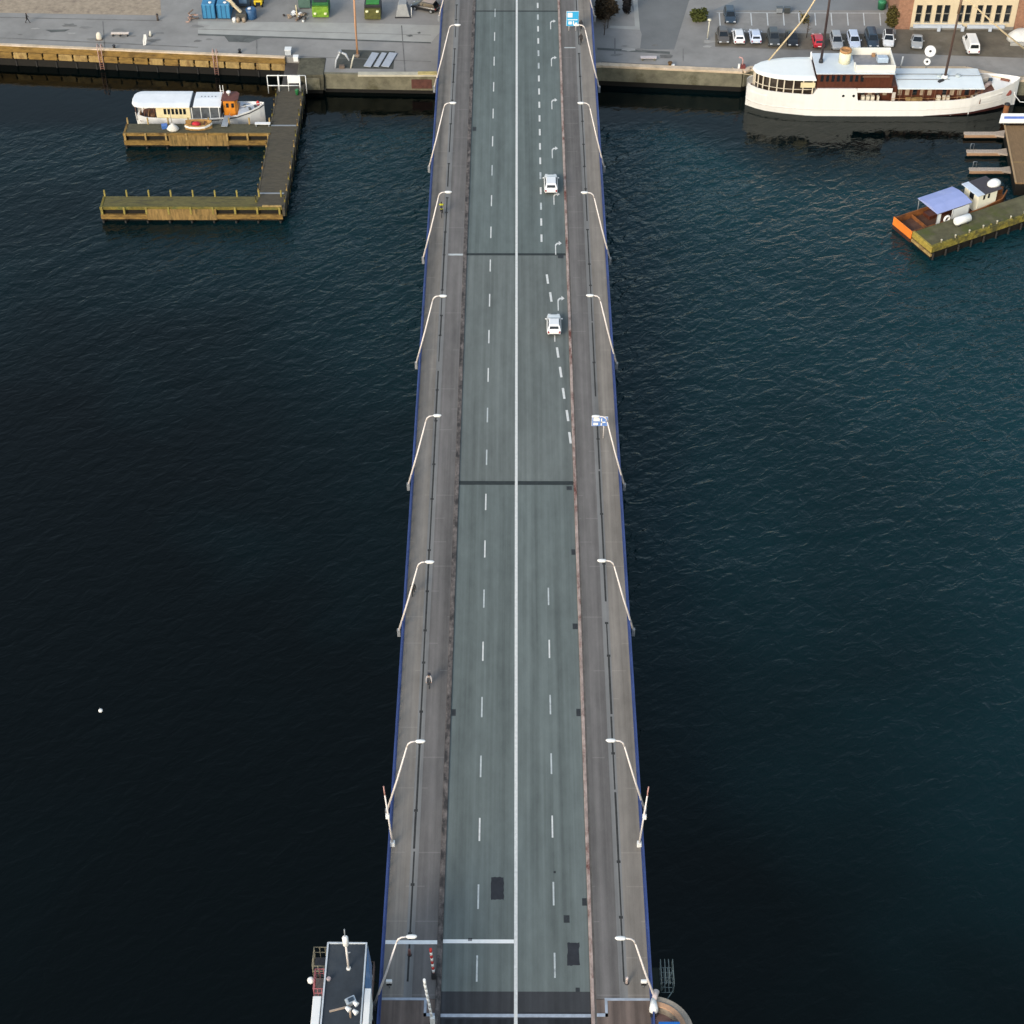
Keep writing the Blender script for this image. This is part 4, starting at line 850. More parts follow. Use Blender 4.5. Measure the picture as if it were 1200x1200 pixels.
# bits on the finger pier
r = thing('crate', 'small blue crate on the finger pier left of the dinghy', 'crate', at(193,150,PZ), .3); B(-.4,.4,-.35,.35,0,.5).build('box', mat('crate_blue', (.06,.15,.42), .5), r, .03); B(-.42,.42,-.37,.37,.5,.56).build('lid', mat('crate_lid', (.1,.2,.5), .5), r, .02)
r = thing('sack', 'white folded bag of sailcloth on the finger pier beside the dinghy', 'bag', at(203,153,PZ)); MB().lathe((0,0,0), [(.55,0),(.75,.3),(.5,.75),(.2,1.0),(.12,1.2)], 12, 1.2, .8).build('bag_body', mat('sailcloth', (.62,.6,.55), .85, .15, 2, bump=.5), r); MB().tube([(0,0,.8),(-.1,0,2.8)], .05, 6).build('oar', mat('oar_wood', (.3,.26,.2), .7), r)
r = thing('gangway', 'grey boarding plank leading to the tour boat right of the dinghy', 'gangway', at(263,150,PZ), 0); MB().beam((0,0,.25),(.1,3.0,.2), .9, .08).build('plank', mat('grey_plank', (.30,.33,.36), .7), r); [MB().beam((sx*.45,0,.9),(sx*.45+.1,2.8,.8), .05, .05).build('handrail', STEEL, r) for sx in (-1,1)]

# ------------------------------------------------------------------ lower right pier, barge and terrace
rp = thing('stone_pier', 'mossy dark pier running in from the right edge below the terrace', 'pier', (54.45, 193.6, 0), R_(28))
MOSS = mat('mossy_pier_top', (.10,.092,.05), .95, .35, .7, bump=.4, dirt=((.075,.085,.022), .5))
B(0, 34, .1, 3.9, 1.3, 2.0).build('deck', MOSS, rp, .05)
YM = mat('yellow_moss_edge', (.20,.165,.028), .95, .5, 2.2, bump=.4, dirt=((.07,.065,.025), .46))
B(-.1, 34, -.15, .25, 1.1, 2.12).build('edge_beam', YM, rp, .06); B(-.15, .2, -.15, 3.95, 1.15, 2.05).build('end_beam', mat('yellow_timber', (.32,.24,.045), .85, .25, 1.5), rp, .06)
B(-.22, .1, -.2, 3.9, .55, .95).build('end_beam', TIMBERL, rp, .05)
B(.15, 34, .0, 3.8, -3, 1.1).build('pier_core', PILE, rp)
for k in range(9): MB().tube([(.3+k*2.1,-.2,-3),(.3+k*2.1,-.2,1.1)], .17, 8).build('pile', PILE, rp)
for k in range(7): MB().lathe((1.6+k*2.3,.15,2.12), [(.11,0),(.10,.34),(.14,.36),(.12,.44)], 10).build('bollard', mat('pale_bollard', (.52,.48,.36), .7), rp)
for k in range(14):
    x = .6+random.random()*18; MB().lathe((x, random.uniform(-.1,.35), 2.08), [(.12,0),(.22,.06),(.1,.16)], 7, random.uniform(.8,2), .8).build('moss_clump', YM, rp)
bg_ = thing('barge', 'rusty open barge with orange transom, blue canopy and white cabin at the right pier', 'boat', (51.62, 199.15, 0), R_(28.5))
RUST = mat('rusty_brown_hull', (.24,.085,.022), .8, .35, .9, dirt=((.085,.035,.018), .52))
BS = [(0,1.95,1.9,1.75,.7),(.4,1.95,1.9,1.7,.7),(6,1.98,1.9,1.6,.7),(12,1.95,1.85,1.65,.7),(15.5,1.6,1.2,1.8,.8),(17.2,.5,.25,2.0,.9)]
hull(BS, .16, -1).build('hull', RUST, bg_)
B(-.12,-.003,-1.97,1.97,.55,1.78).build('transom', mat('bright_orange', (.78,.21,.03), .55, .12, .8), bg_, .03); B(-.1,-.002,-1.9,1.9,-.4,.55).build('transom_foot', mat('dark_rust', (.05,.018,.012), .7), bg_)
B(.2,15,-1.75,1.75,.71,.74).build('deck', mat('barge_deck', (.10,.05,.032), .8, .3, .9), bg_)
B(2.9,3.0,-1.78,1.78,.72,1.25).build('bulkhead', RUST, bg_)
VB = mat('violet_blue_tarpaulin', (.31,.37,.66), .6, .06, .8, dirt=((.37,.43,.70), .55))
cp = MB(); cp.loft([[(x,-2.1,3.35),(x,-2.1,3.45),(x,-.7,3.72+h),(x,.7,3.72+h),(x,2.1,3.45),(x,2.1,3.35)] for x, h in ((3.7,0),(5.6,.05),(5.65,.0),(7.5,.05),(9.5,0))], smooth=False); cp.build('canopy', VB, bg_)
for x in (3.9,6.5,9.3):
    for s in (-1,1): MB().tube([(x,s*1.9,.7),(x,s*2.02,3.4)], .05, 6).build('canopy_post', STEEL, bg_)
B(6.4,9.2,-1.98,-1.92,1.4,3.1).build('side_curtain', WHITE, bg_, .01); B(3.9,4.5,-2.0,-1.93,1.5,3.1).build('side_curtain', WHITE, bg_, .01)
lbz = MB().torus((5.6,-2.05,2.0), .42, .15, 'Y', 18, 8).build('lifebuoy', BWHITE, bg_)
B(4.6,9.0,.2,1.6,.75,1.3).build('bench_seat', BROWNW, bg_, .03)
ck = B(11.2,14.4,-1.45,1.45,.75,3.6).build('cabin', mat('cabin_cream', (.80,.77,.62), .6, .05, 1), bg_, .03)
B(10.7,11.9,-1.75,1.75,3.62,3.72).build('roof_edge', mat('roof_ice', (.55,.62,.72), .5), bg_, .02); B(11.9,14.9,-1.75,1.75,3.6,3.7).build('cabin_roof', mat('roof_slate', (.055,.05,.058), .7), bg_, .02)
for x in (12.0,12.8): B(x,x+.35,-1.47,-1.44,2.6,3.3).build('window', GLASS, ck)
B(11.17,11.2,-.5,.3,2.3,3.2).build('window', GLASS, ck)
MB().lathe((14.5,-.4,3.7), [(.95,0),(.9,.3),(.55,.62),(.1,.75)], 18, 1.1, .8).build('white_dome', BWHITE, bg_)
tk = thing('gas_tank', 'white cylindrical tank lying on the mossy pier beside the blue canopy', 'tank', at(1127,262,2.0), R_(28)); MB().tube([(-1.25,0,.65),(-1.1,0,.65),(1.1,0,.65),(1.25,0,.65)], [.35,.55,.55,.35], 16).build('vessel', BWHITE, tk); [B(x-.1,x+.1,-.45,.45,0,.25).build('foot', DARK, tk) for x in (-.7,.7)]
MB().tube([(1.2,0,.65),(1.5,0,.65)], .2, 10).build('valve', DARK, tk)
tr = thing('wooden_terrace', 'brown boarded terrace at the right edge below the ship bow', 'terrace', (P(1177,147,2.2).x, P(1185,180,2.2).y, 0))
p0, p1 = P(1177,147,2.2), P(1190,214,2.2)
TERR = mat('terrace_boards', (.20,.125,.062), .85, .18, 1.2, bump=.3, stretch=(5,1,1))
mb = MB(); mb.prism([(p0.x,p0.y),(p1.x,p1.y),(p1.x+26,p1.y),(p0.x+26,p0.y)], 1.95, 2.2); mb.build('deck', TERR, tr, .03, True)
mb = MB(); mb.prism([(p0.x+.2,p0.y-.2),(p1.x+.2,p1.y+.2),(p1.x+26,p1.y+.2),(p0.x+26,p0.y-.2)], -3, 1.95); mb.build('foundation', PILE, tr, 0, True)
v = P(1186,190,2.2); B(v.x, v.x+25, v.y-.06, v.y+.06, 2.2, 2.215).build('joint_strip', TIMBERL, tr, 0, True)
MB().beam((p0.x+.05,p0.y,2.25),(p1.x+.05,p1.y,2.25), .25, .12).build('edge_board', mat('edge_tan', (.36,.24,.13), .8), tr, .02, True)
aw = thing('awning', 'white awning with a blue stripe along the far end of the brown terrace', 'awning', (p0.x+3, p0.y+.3, 2.2)); v0 = P(1174,147,2.9)
MB().add([(v0.x-.2,p0.y-.3,3.0),(v0.x+24,p0.y-.3,3.0),(v0.x+24,p0.y+1.1,3.5),(v0.x+.3,p0.y+1.1,3.5),(v0.x-.2,p0.y-.3,2.75),(v0.x+24,p0.y-.3,2.75),(v0.x+24,p0.y+1.1,3.4),(v0.x+.3,p0.y+1.1,3.4)], [(0,1,2,3),(7,6,5,4),(0,4,5,1),(2,6,7,3),(3,7,4,0),(1,5,6,2)]).build('roof', BWHITE, aw, 0, True)
MB().add([(v0.x+.5,p0.y+.15,3.20),(v0.x+24,p0.y+.15,3.20),(v0.x+24,p0.y+.55,3.345),(v0.x+.6,p0.y+.55,3.345)], [(0,1,2,3)]).build('stripe', mat('stripe_blue', (.12,.2,.55), .5), aw, 0, True)
for k in range(5): MB().tube([(v0.x+.6+k*3,p0.y+.2,2.2),(v0.x+.6+k*3,p0.y+.2,3.1)], .05, 6).build('post', STEEL, aw, 0, True)
for i, (xa, ya, xb, yb, lbl) in enumerate(((1130,156,1178,157,'topmost of the three narrow jetties beside the terrace'),(1133,177,1182,178,'middle of the three narrow jetties beside the terrace'),(1136,198,1187,199,'lowest of the three narrow jetties beside the terrace'))):
    A_, B_ = P(xa,ya,.7), P(xb,yb,.7); r = thing('jetty', 'pale grey brown jetty, '+lbl, 'jetty', (A_.x, A_.y, 0), 0, 'narrow jetties beside the terrace'); Lj = B_.x-A_.x
    mb = MB(); mb.prism([(0,-.42),(Lj*.7,-.42),(Lj+.3,-1.0),(Lj+.3,.9),(Lj*.75,.42),(0,.42)], .42, .7); mb.build('deck', mat('jetty_boards', (.40,.33,.27), .85, .2, 1.5, stretch=(4,1,1)), r, .03)
    B(.2,Lj*.9,-.35,.35,-.3,.42).build('float', PILE, r)
    B(-.05,Lj*.8,-.50,-.423,.25,.62).build('fender_board', mat('jetty_edge_tan', (.36,.22,.13), .85), r, .02)
    if i: MB().tube([(.5,.3,.7),(.5,.3,1.7),(.95,.3,1.7),(.95,.3,.7)], .045, 6).build('ladder_rail', STEEL, r)
r = thing('mooring_pile', 'rust brown mooring pile in the water under the ship bow', 'mooring pile', at(1177,138,0)); MB().tube([(0,0,-4),(0,0,2.2)], [.42,.38], 12).build('post', mat('pile_rust', (.22,.085,.03), .8, .3, 2), r); MB().lathe((0,0,2.2), [(.42,0),(.42,.12),(.2,.25)], 12).build('cap', DARK, r)
r = thing('mooring_rope', 'pale mooring rope hanging beside the ship bow at the quay', 'rope', at(1188,120,1)); q0 = P(1187,107,2.2)-P(1188,120,1); q0.z = 1.8
MB().tube([(q0.x,q0.y,1.9),(.1,.5,.9),(.9,0,.1),(3,-.3,.1),(8,-.2,.25)], .06, 6).build('rope', BWHITE, r); MB().lathe((q0.x,q0.y,1.75), [(.12,0),(.12,.35)], 8).build('eye', DARK, r)

# ------------------------------------------------------------------ clutter on the left quay
TANKB = mat('tank_blue', (.04,.20,.38), .45, .2, .8, dirt=((.10,.32,.50), .52))
for px, lbl in ((245.5,'blue tank container on the quay, left one of the pair'),(263,'blue tank container on the quay, right one of the pair beside the crane')):
    r = thing('tank_container', lbl, 'container', at(px, 22.5, QZ), 0, 'blue tank containers on the quay')
    B(-1.0,1.0,-.1,3.6,.12,2.5).build('body', TANKB, r, .12)
    rib = MB(); [rib.box(x-.05,x+.05,-.16,-.1,.2,2.4) for x in (-.95,-.35,.35,.95)]; rib.build('ribs', mat('tank_blue_dark', (.02,.10,.22), .5), r)
    MB().lathe((.3,.5,2.5), [(.26,0),(.26,.12),(.1,.16)], 12).build('hatch', BWHITE, r); B(-.95,.95,0,3.5,0,.12).build('skid', DARK, r)
r = thing('barrel', 'round blue drum right of the crane boom', 'drum', at(295,21,QZ)); MB().lathe((0,0,0), [(.75,0),(.82,.1),(.82,1.5),(.7,1.62)], 16).build('drum', mat('drum_navy', (.03,.09,.20), .4), r); MB().lathe((-.2,-.1,1.62), [(.3,0),(.25,.1)], 10).build('lid', BWHITE, r)
r = thing('tipper_body', 'dark blue machine box behind the crane boom at the top', 'machine', at(284,8,QZ)); B(-1.4,1.4,-.8,2.5,.5,2.2).build('box', PB, r, .08); [MB().tube([(x,-.5,.45),(x+.25,-.5,.45)], .45, 12).build('wheel', BLACK, r) for x in (-1.4,1.15)]; B(-.3,.9,-.84,-.8,1.0,1.9).build('panel', mat('panel_steel_blue', (.12,.2,.3), .4), r)
r = thing('crane', 'cream lattice crane boom leaning over the blue tanks', 'crane', at(283,23,QZ)); 
B(-.7,.9,-.5,.8,.0,1.2).build('base', mat('crane_dark', (.06,.06,.055), .6), r, .06)
MB().beam((.1,0,1.2),(-4.2,2.4,4.6), .35, .4).build('boom', mat('boom_cream', (.52,.44,.30), .6), r, .04); MB().beam((-1.0,.6,2.0),(-2.6,1.5,3.4), .16, .8).build('boom_brace', mat('boom_cream', (0,0,0)), r)
for x in (-1.0,-.4,.5): MB().lathe((x,-.7,0), [(.3,0),(.3,.55),(.2,.7)], 10).build('counterweight', WHITE if x < -.6 else mat('crane_tan', (.3,.24,.18), .7), r)
r = thing('forklift', 'yellow forklift at the top of the left quay', 'forklift', at(303,8,QZ)); B(-.65,.65,-.3,1.6,.35,1.15).build('body', mat('machine_yellow', (.70,.50,.02), .5), r, .12); B(-.6,.6,.1,1.2,1.9,2.0).build('roof', mat('machine_yellow', (0,0,0)), r, .04); B(-.35,.35,-.36,-.3,.4,.9).build('grille', DARK, r)
for x in (-.7,.5):
    for y in (0,1.2): MB().tube([(x,y,.35),(x+.2,y,.35)], .35, 12).build('wheel', BLACK, r)
for x in (-.55,.55):
    for y in (.15,1.15): MB().tube([(x,y,1.1),(x,y,1.9)], .05, 6).build('roof_post', DARK, r)
def machine(px, py, lbl, lime, dark, name='container'):
    r = thing(name, lbl, 'machine', at(px, py, QZ))
    GR = mat('lime_paint', (.15,.28,.025), .5, .45, 1.6, dirt=((.46,.58,.12), .56)); GD = mat('bottle_green', (.02,.12,.035), .6, .3, 1)
    B(-1.25,1.25,-.05,.5,.25,1.95).build('front_hopper', GR if lime else mat('olive_dark', (.085, .085, .022), .6, .5, 1.8), r, .06)
    B(-1.25,1.25,.5,3.2,.25,2.4).build('body', GD if lime else DARK, r, .06); B(-1.0,1.0,.7,3.0,2.4,2.5).build('cover', mat('green_black_cover', (.02,.03,.03), .6) if lime else mat('machine_green', (.03,.22,.03), .5), r)
    for x in (-.8,.8):
        MB().lathe((x,-.12,1.5 if not lime else .8), [(.0,0),(.26,.05),(.2,.3)], 10).build('lamp', mat('pale_yellow_lamp', (.8,.78,.45), .3), r)
        MB().tube([(x-.12,1.2,.4),(x+.12,1.2,.4)], .4, 12).build('wheel', BLACK, r)
machine(376,22,'lime green hopper machine beside the dark green box', True, False, 'hopper'); machine(437,24.5,'green and dark machine with pale yellow lamps right of the tall pole', False, True, 'loader')
r = thing('container', 'dark green box container left of the lime hopper', 'container', at(357,10,QZ)); B(-.9,.9,-.1,2.6,.15,2.3).build('box', mat('grey_green', (.09,.16,.14), .7), r, .05); B(-.92,.92,-.13,-.1,.2,2.2).build('door', mat('grey_green_door', (.07,.13,.11), .7), r); B(-.8,.8,0,2.5,0,.15).build('skid', DARK, r)
r = thing('rubble_heap', 'heap of brown and white scrap left of the lime hopper', 'scrap heap', at(346,22,QZ))
for k in range(26):
    p = (random.gauss(0,.8), random.gauss(.4,.7), random.uniform(.1,.5)); MB().obox(p, (random.uniform(.2,.7),random.uniform(.2,.6),random.uniform(.15,.4)), random.random()*3, random.uniform(-.4,.4)).build('scrap_piece', [mat('scrap_brown',(.18,.12,.085),.8), mat('scrap_dark',(.05,.04,.035),.8), WHITE, mat('scrap_tan',(.34,.26,.19),.8)][random.choice([0,0,1,2,3])], r, .03)
MB().tube([(.35,-.2,0),(.3,-.2,2.4)], .07, 6).build('stake', CREAM, r)
r = thing('rubble_heap', 'small pile of pinkish brown timber left of the blue tanks', 'scrap heap', at(228,23,QZ))
for k in range(14): MB().obox((random.gauss(0,.5),random.gauss(0,.4),random.uniform(.1,.9)), (random.uniform(.5,1.1),.16,.14), random.random()*3, random.uniform(-.3,.3), random.uniform(-.4,.4)).build('timber_piece', [mat('scrap_brown',(0,0,0)), mat('scrap_pink',(.42,.27,.22),.8)][k % 2], r, .02)
tp = thing('mast_pole', 'tall orange tan pole standing at the quay edge left of the bridge', 'pole', at(419,66,QZ))
MB().tube([(0,0,0),(0,0,5),(.05,0,9.6)], [.20,.17,.13], 10).build('pole', mat('tan_pole', (.50,.27,.15), .6, .12, 1), tp); MB().lathe((0,0,0), [(.4,0),(.34,.3),(.22,.4)], 12).build('base', mat('pole_base', (.28,.22,.17), .8), tp)
MB().obox((-.35,0,9.5), (1.5,.5,.3)).build('lamp_box', BWHITE, tp, .06)
sc = thing('sculpture', 'grey white arched metal frame at the quay edge left of the tan pole', 'sculpture', at(400,80,QZ))
GA = mat('galvanised_pale', (.42,.44,.47), .5, .15, 2)
MB().tube([(-.9,0,0),(-.7,.3,1.2),(-.1,.8,2.2),(.7,.7,1.9),(1.2,.3,1.1)], [.12,.12,.2,.2,.1], 8).build('arch', GA, sc); MB().tube([(1.4,0,0),(1.7,.2,1.2),(2.0,.4,2.0)], [.1,.12,.14], 8).build('upright', mat('pale_upright', (.52,.50,.42), .6), sc); MB().lathe((-.1,.8,2.2), [(.3,-.2),(.35,0),(.2,.3)], 10).build('finial', STEEL, sc); B(-.3,.5,-.2,.3,0,.5).build('plinth', mat('plinth_brown', (.13,.10,.08), .8), sc, .05)
for px, wd, lbl in ((430,1.1,'leftmost'),(440.5,.8,'middle'),(451,1.2,'rightmost')):
    r = thing('steel_plate', 'pale blue grey plate on the dark quay patch, %s of the three' % lbl, 'plate', at(px,79.5,QZ+.012), R_(-14), 'pale plates on the dark quay patch')
    B(-wd/2,wd/2,.1,4.3,.10,.18).build('sheet', mat('plate_blue_grey', (.38,.41,.46), .5, .12, 1), r, .02); [B(-wd/2+.05,wd/2-.05,y-.1,y+.1,0,.10).build('batten', DARK, r) for y in (.6,3.8)]
cv = thing('tent', 'pale grey tapered tent cover between the green machine and the black car', 'tent', at(472,21,QZ))
MB().add([(-1.1,0,0),(1.1,0,0),(1.1,2.6,0),(-1.1,2.6,0),(-.6,.5,2.0),(.6,.5,2.0),(.6,2.0,2.0),(-.6,2.0,2.0)], [(0,1,5,4),(1,2,6,5),(2,3,7,6),(3,0,4,7),(4,5,6,7),(3,2,1,0)]).build('cover', mat('tent_grey', (.30,.31,.31), .8, .15, 1.2), cv, .04); B(-1.2,1.2,-.12,-.003,0,.2).build('skirt', DARK, cv); MB().tube([(1.35,.3,0),(1.35,.3,1.6)], .06, 6).build('pole', WHITE, cv)
for px, py, lbl in ((134,57,'nearest the cream bench'),(281,62,'nearest the pier gate')):
    r = thing('bollard', 'small dark mooring bollard on the timber quay, '+lbl, 'bollard', at(px,py,QZ), 0, 'dark bollards on the timber quay'); MB().lathe((0,0,0), [(.2,0),(.16,.4),(.26,.5),(.2,.62)], 12).build('post', DARK, r); MB().lathe((0,0,0), [(.3,0),(.28,.06)], 12).build('foot', DARK, r)
bn = thing('bench', 'long cream bench on the left quay', 'bench', at(141,42,QZ)); B(-1.35,1.35,-.3,.3,.42,.5).build('seat', mat('bench_cream', (.68,.58,.50), .7), bn, .02); [B(x-.08,x+.08,-.25,.25,0,.42).build('leg', DARK, bn) for x in (-1.1,0,1.1)]
r = thing('stone_marker', 'cream rounded stone marker left of the cream bench', 'marker stone', at(116.5,46,QZ)); MB().lathe((0,0,0), [(.42,0),(.45,.3),(.36,.9),(.18,1.15)], 12, 1, .8).build('stone', mat('stone_cream', (.66,.60,.50), .8, .15, 2), r); B(-.5,.5,-.4,.4,0,.08).build('base', mat('plinth_brown', (0,0,0)), r)
r = thing('flag_banner', 'white narrow banner standing on the left quay right of the cream bench', 'banner', at(170,54,QZ), .2); MB().tube([(0,0,0),(0,0,1.9)], .04, 6).build('pole', STEEL, r); MB().loft([[(x0,-.03,z),(x1,-.03,z),(x1,.03,z),(x0,.03,z)] for z, x0, x1 in ((.15,-.25,.15),(.8,-.22,.28),(1.3,-.1,.42),(1.9,.05,.4))], smooth=False).build('cloth', BWHITE, r)
r = thing('traffic_cone', 'small white cone on the left quay behind the banner', 'cone', at(176.5,42,QZ)); MB().lathe((0,0,.04), [(.24,0),(.12,.6),(.05,.8)], 12).build('cone_body', mat('cone_white', (.7,.68,.6), .7), r); B(-.3,.3,-.3,.3,0,.04).build('foot', DARK, r)
r = thing('post', 'short brown post at the corner of the cobbled strip', 'post', at(185,24,QZ)); MB().tube([(0,0,0),(0,0,1.0)], .16, 8).build('shaft', mat('post_brown', (.08,.06,.05), .8), r); MB().lathe((0,0,1.0), [(.2,0),(.1,.15)], 8).build('cap', DARK, r)
for px, py, w_ in ((480,42,.9),(491,38.5,.45)):
    sheet('oil_stain', [P(px-w_*5,py,QZ),P(px,py+1.2,QZ),P(px+w_*5,py+.3,QZ),P(px+w_*2,py-1.2,QZ)], QZ+.020, TAR, 'dark oily stain on the concrete apron')

# ------------------------------------------------------------------ right quay: bays, bushes, building
bm = mat('bay_line_paint', (.58,.60,.60), .8, .15, 2)
bl = MB()
for px in (844,881,900,919,937,956,975,994,1013,1032): v0, v1 = P(px-1.2,15,QZ), P(px,30,QZ); bl.beam((v0.x,v0.y,QZ+.018),(v1.x,v1.y,QZ+.018), .16, .006)
v0, v1 = P(840,15,QZ), P(1036,15.5,QZ); bl.beam((v0.x,v0.y,QZ+.024),(v1.x,v1.y,QZ+.024), .12, .006)
tag(bl.build('bay_lines', bm), 'white painted lines of the upper parking bays', 'road marking', kind='structure')
def bush(px, py, rx, ry, h, lbl, cols, n=2600, name='bush', trunk=False):
    r = thing(name, lbl, name, at(px, py, QZ)); m = MB()
    mm = mat('foliage_%d_%d' % (int(cols[0]*999), int(cols[1]*999)), cols, .85, .55, 2.5)
    cl = [(random.uniform(-.75,.75)*rx, random.uniform(-.75,.75)*ry, random.uniform(.22,.85)*h, random.uniform(.38,.62)) for _ in range(30)]
    for _ in range(n):
        c = random.choice(cl); k = c[3]
        v_ = Vector((random.gauss(0,1), random.gauss(0,1), random.gauss(0,1))).normalized()*random.uniform(.6,1.08)
        p = Vector((c[0]+v_.x*k*rx, c[1]+v_.y*k*ry, max(.05, c[2]+v_.z*k*h*.5)))
        q_ = Vector((random.gauss(0,1), random.gauss(0,1), random.gauss(0,1))).to_track_quat('Z','Y'); s_ = random.uniform(.12,.26)
        m.add([p+q_ @ Vector(e) for e in ((-s_,0,0),(0,-s_*.6,.03),(s_,0,0),(0,s_*.6,-.02))], [(0,1,2,3)])
    m.build('foliage', mm, r); st_ = MB(); [st_.tube([(0,0,0),(c[0]*.7,c[1]*.7,c[2])], [.06,.02], 5) for c in cl]; st_.build('stems', mat('bark', (.05,.035,.025), .9), r)
bush(819,25,1.1,1.0,2.0,'dense dark green bush beside the pale post on the right quay',(.055,.065,.012))
bush(1047,31,1.15,1.0,3.0,'olive brown hedge tree at the corner of the brick building',(.075,.062,.012),4200)
bush(711,21,1.6,1.6,3.2,'dark brown hedge right beside the far end of the bridge',(.032,.022,.010),3600)
bush(734,16,.55,.5,3.6,'narrow black evergreen shrub standing right of the dark hedge',(.010,.010,.012),1600)
bush(942,28,.7,.7,2.0,'thin olive tree behind the stay rope in the parking bays',(.10,.085,.03),160,'tree')
def sapling(px, py, lbl):
    r = thing('tree', lbl, 'tree', at(px,py,QZ)); t_ = MB(); t_.tube([(0,0,0),(.05,0,1.2),(.1,0,2.4)], [.07,.06,.03], 6); t_.build('trunk', mat('bark', (0,0,0)), r); b_ = MB()
    for k in range(26): z = random.uniform(.9,2.4); a_ = random.random()*6.3; l_ = random.uniform(.3,.8); b_.tube([(.05,0,z),(.05+l_*math.cos(a_),l_*math.sin(a_),z+l_*.6)], [.02,.006], 4)
    b_.build('branches', mat('twig', (.10,.07,.045), .9), r)
sapling(708,41,'bare sapling beside the right edge of the bridge above the quay'); sapling(712,33,'bare young tree in front of the dark hedge'); sapling(945,44,'bare tree between the black and the red car')
r = thing('lamp_post', 'pale short lamp post beside the dark green bush', 'lamp post', at(829,46,QZ)); MB().tube([(0,0,0),(.08,0,3.0)], .09, 8).build('pole', mat('pole_cream', (.55,.52,.42), .6), r); MB().lathe((.08,0,3.0), [(.14,0),(.3,.15),(.3,.3),(.1,.42)], 12).build('lantern', mat('pole_cream', (0,0,0)), r); MB().lathe((0,0,0), [(.22,0),(.14,.2)], 10).build('base', STEEL, r)
bn = thing('bench', 'pinkish white slab bench on the right quay near the bridge', 'bench', at(760,70,QZ)); B(-1.2,1.2,-.35,.35,.36,.46).build('seat', mat('slab_pink_white', (.56,.50,.49), .7), bn, .03); [B(x-.12,x+.12,-.3,.3,0,.36).build('leg', CONC, bn) for x in (-.9,.9)]
r = thing('bollard', 'dark rusty mooring bollard on the coping of the right quay', 'bollard', at(785,78,QZ)); MB().lathe((0,0,0), [(.34,0),(.25,.2),(.22,.5),(.36,.62),(.28,.78)], 14).build('post', mat('bollard_rust', (.11,.06,.02), .7), r); B(.2,.7,-.15,.2,0,.35).build('white_block', BWHITE, r, .03)
for k, px in enumerate((913,922)):
    r = thing('utility_cabinet', 'grey utility box above the parking bays, %s of two' % ('paler left' if k == 0 else 'darker right'), 'utility box', at(px,15,QZ), 0, 'grey boxes above the parking bays'); B(-.45,.45,-.3,.3,.1,.9).build('case', STEEL if k == 0 else PG, r, .04); B(-.5,.5,-.35,.35,.9,.98).build('lid', PG, r, .02); B(-.4,.4,-.25,.25,0,.1).build('base', DARK, r)
r = thing('litter_bin', 'round green waste bin beside the brick corner', 'bin', at(1033,10,QZ)); MB().lathe((0,0,0), [(.6,0),(.68,1.1),(.7,1.15)], 14).build('bucket', mat('green_bin', (.02,.13,.06), .5), r); MB().lathe((0,0,1.15), [(.72,0),(.5,.2),(.1,.26)], 14).build('lid', mat('green_bin_lid', (.04,.22,.11), .5), r)
r = thing('tent', 'white and grey rounded tent at the right end of the car park', 'tent', at(1194,48,QZ)); MB().lathe((.6,.5,0), [(2.4,0),(2.2,.7),(1.4,1.4),(.3,1.7)], 18, 1, .7).build('cover', mat('tent_white', (.62,.62,.60), .7, .1, 1), r); B(-1.6,3,-1.5,-1.2,0,.5).build('base_wall', PALE, r, .03)

# cream and brick building
by = P(1127,35,QZ).y; bxl, bxr = P(1066,35,QZ).x, P(1187,35,QZ).x
bd = thing('building', 'brick building with a cream front and paired windows behind the white van', 'building', ((bxl+bxr)/2, by, QZ))
BRICK = mat('warm_brick', (.31,.165,.105), .9, .25, 2.5, bump=.3, dirt=((.28,.13,.075), .58))
wd_ = (bxr-bxl)/2
B(-wd_-2.2, -wd_, .15, 22, 0, 11).build('brick_wall', BRICK, bd); B(wd_, wd_+14, .15, 22, 0, 11).build('brick_wall', BRICK, bd)
CRF = mat('cream_render', (.60,.50,.34), .85, .1, .7, dirt=((.50,.42,.29), .62))
wins = []
for a_, b_ in ((1072,1086),(1095,1107),(1120,1132),(1142,1155),(1164,1178)):
    for px in (a_+1, b_-2): wins.append(((P(px+1.5,27,QZ).x-P(1127,27,QZ).x)))
WZ0, WZ1, WW = 1.25, 4.1, .92
# wall made of strips round the openings so that the panes sit in real recesses
edges = sorted(wins); fw = MB(); prev = -wd_
for wx in edges: fw.box(prev, wx-WW/2, 0, .5, WZ0, WZ1); prev = wx+WW/2
fw.box(prev, wd_, 0, .5, WZ0, WZ1); fw.box(-wd_, wd_, 0, .5, 0, WZ0); fw.box(-wd_, wd_, 0, .5, WZ1, 11)
fw.build('cream_front', CRF, bd)
for wx in edges:
    fr = MB(); fr.box(wx-WW/2,wx-WW/2+.08,.16,.24,WZ0,WZ1); fr.box(wx+WW/2-.08,wx+WW/2,.16,.24,WZ0,WZ1); fr.box(wx-WW/2+.08,wx+WW/2-.08,.16,.24,WZ0+1.3,WZ0+1.42); fr.box(wx-WW/2+.08,wx+WW/2-.08,.16,.24,WZ1-.08,WZ1); 0
    f_ = fr.build('window', mat('window_frame', (.26,.24,.20), .6), bd); B(wx-WW/2,wx+WW/2,.26,.29,WZ0,WZ1).build('pane', GLASS, f_)
    B(wx-WW/2,wx+WW/2,-.06,.16,WZ0-.1,WZ0).build('sill', mat('sill_stone', (.5,.48,.42), .8), f_)
LEDGE = mat('blue_grey_ledge', (.50,.55,.62), .7, .1, 1)
B(-wd_+.4,-wd_+7.8,-.55,-.003,.55,.95).build('ledge', LEDGE, bd, .03); B(-wd_+8.6,wd_-1.5,-.55,-.003,.5,.9).build('ledge', LEDGE, bd, .03)
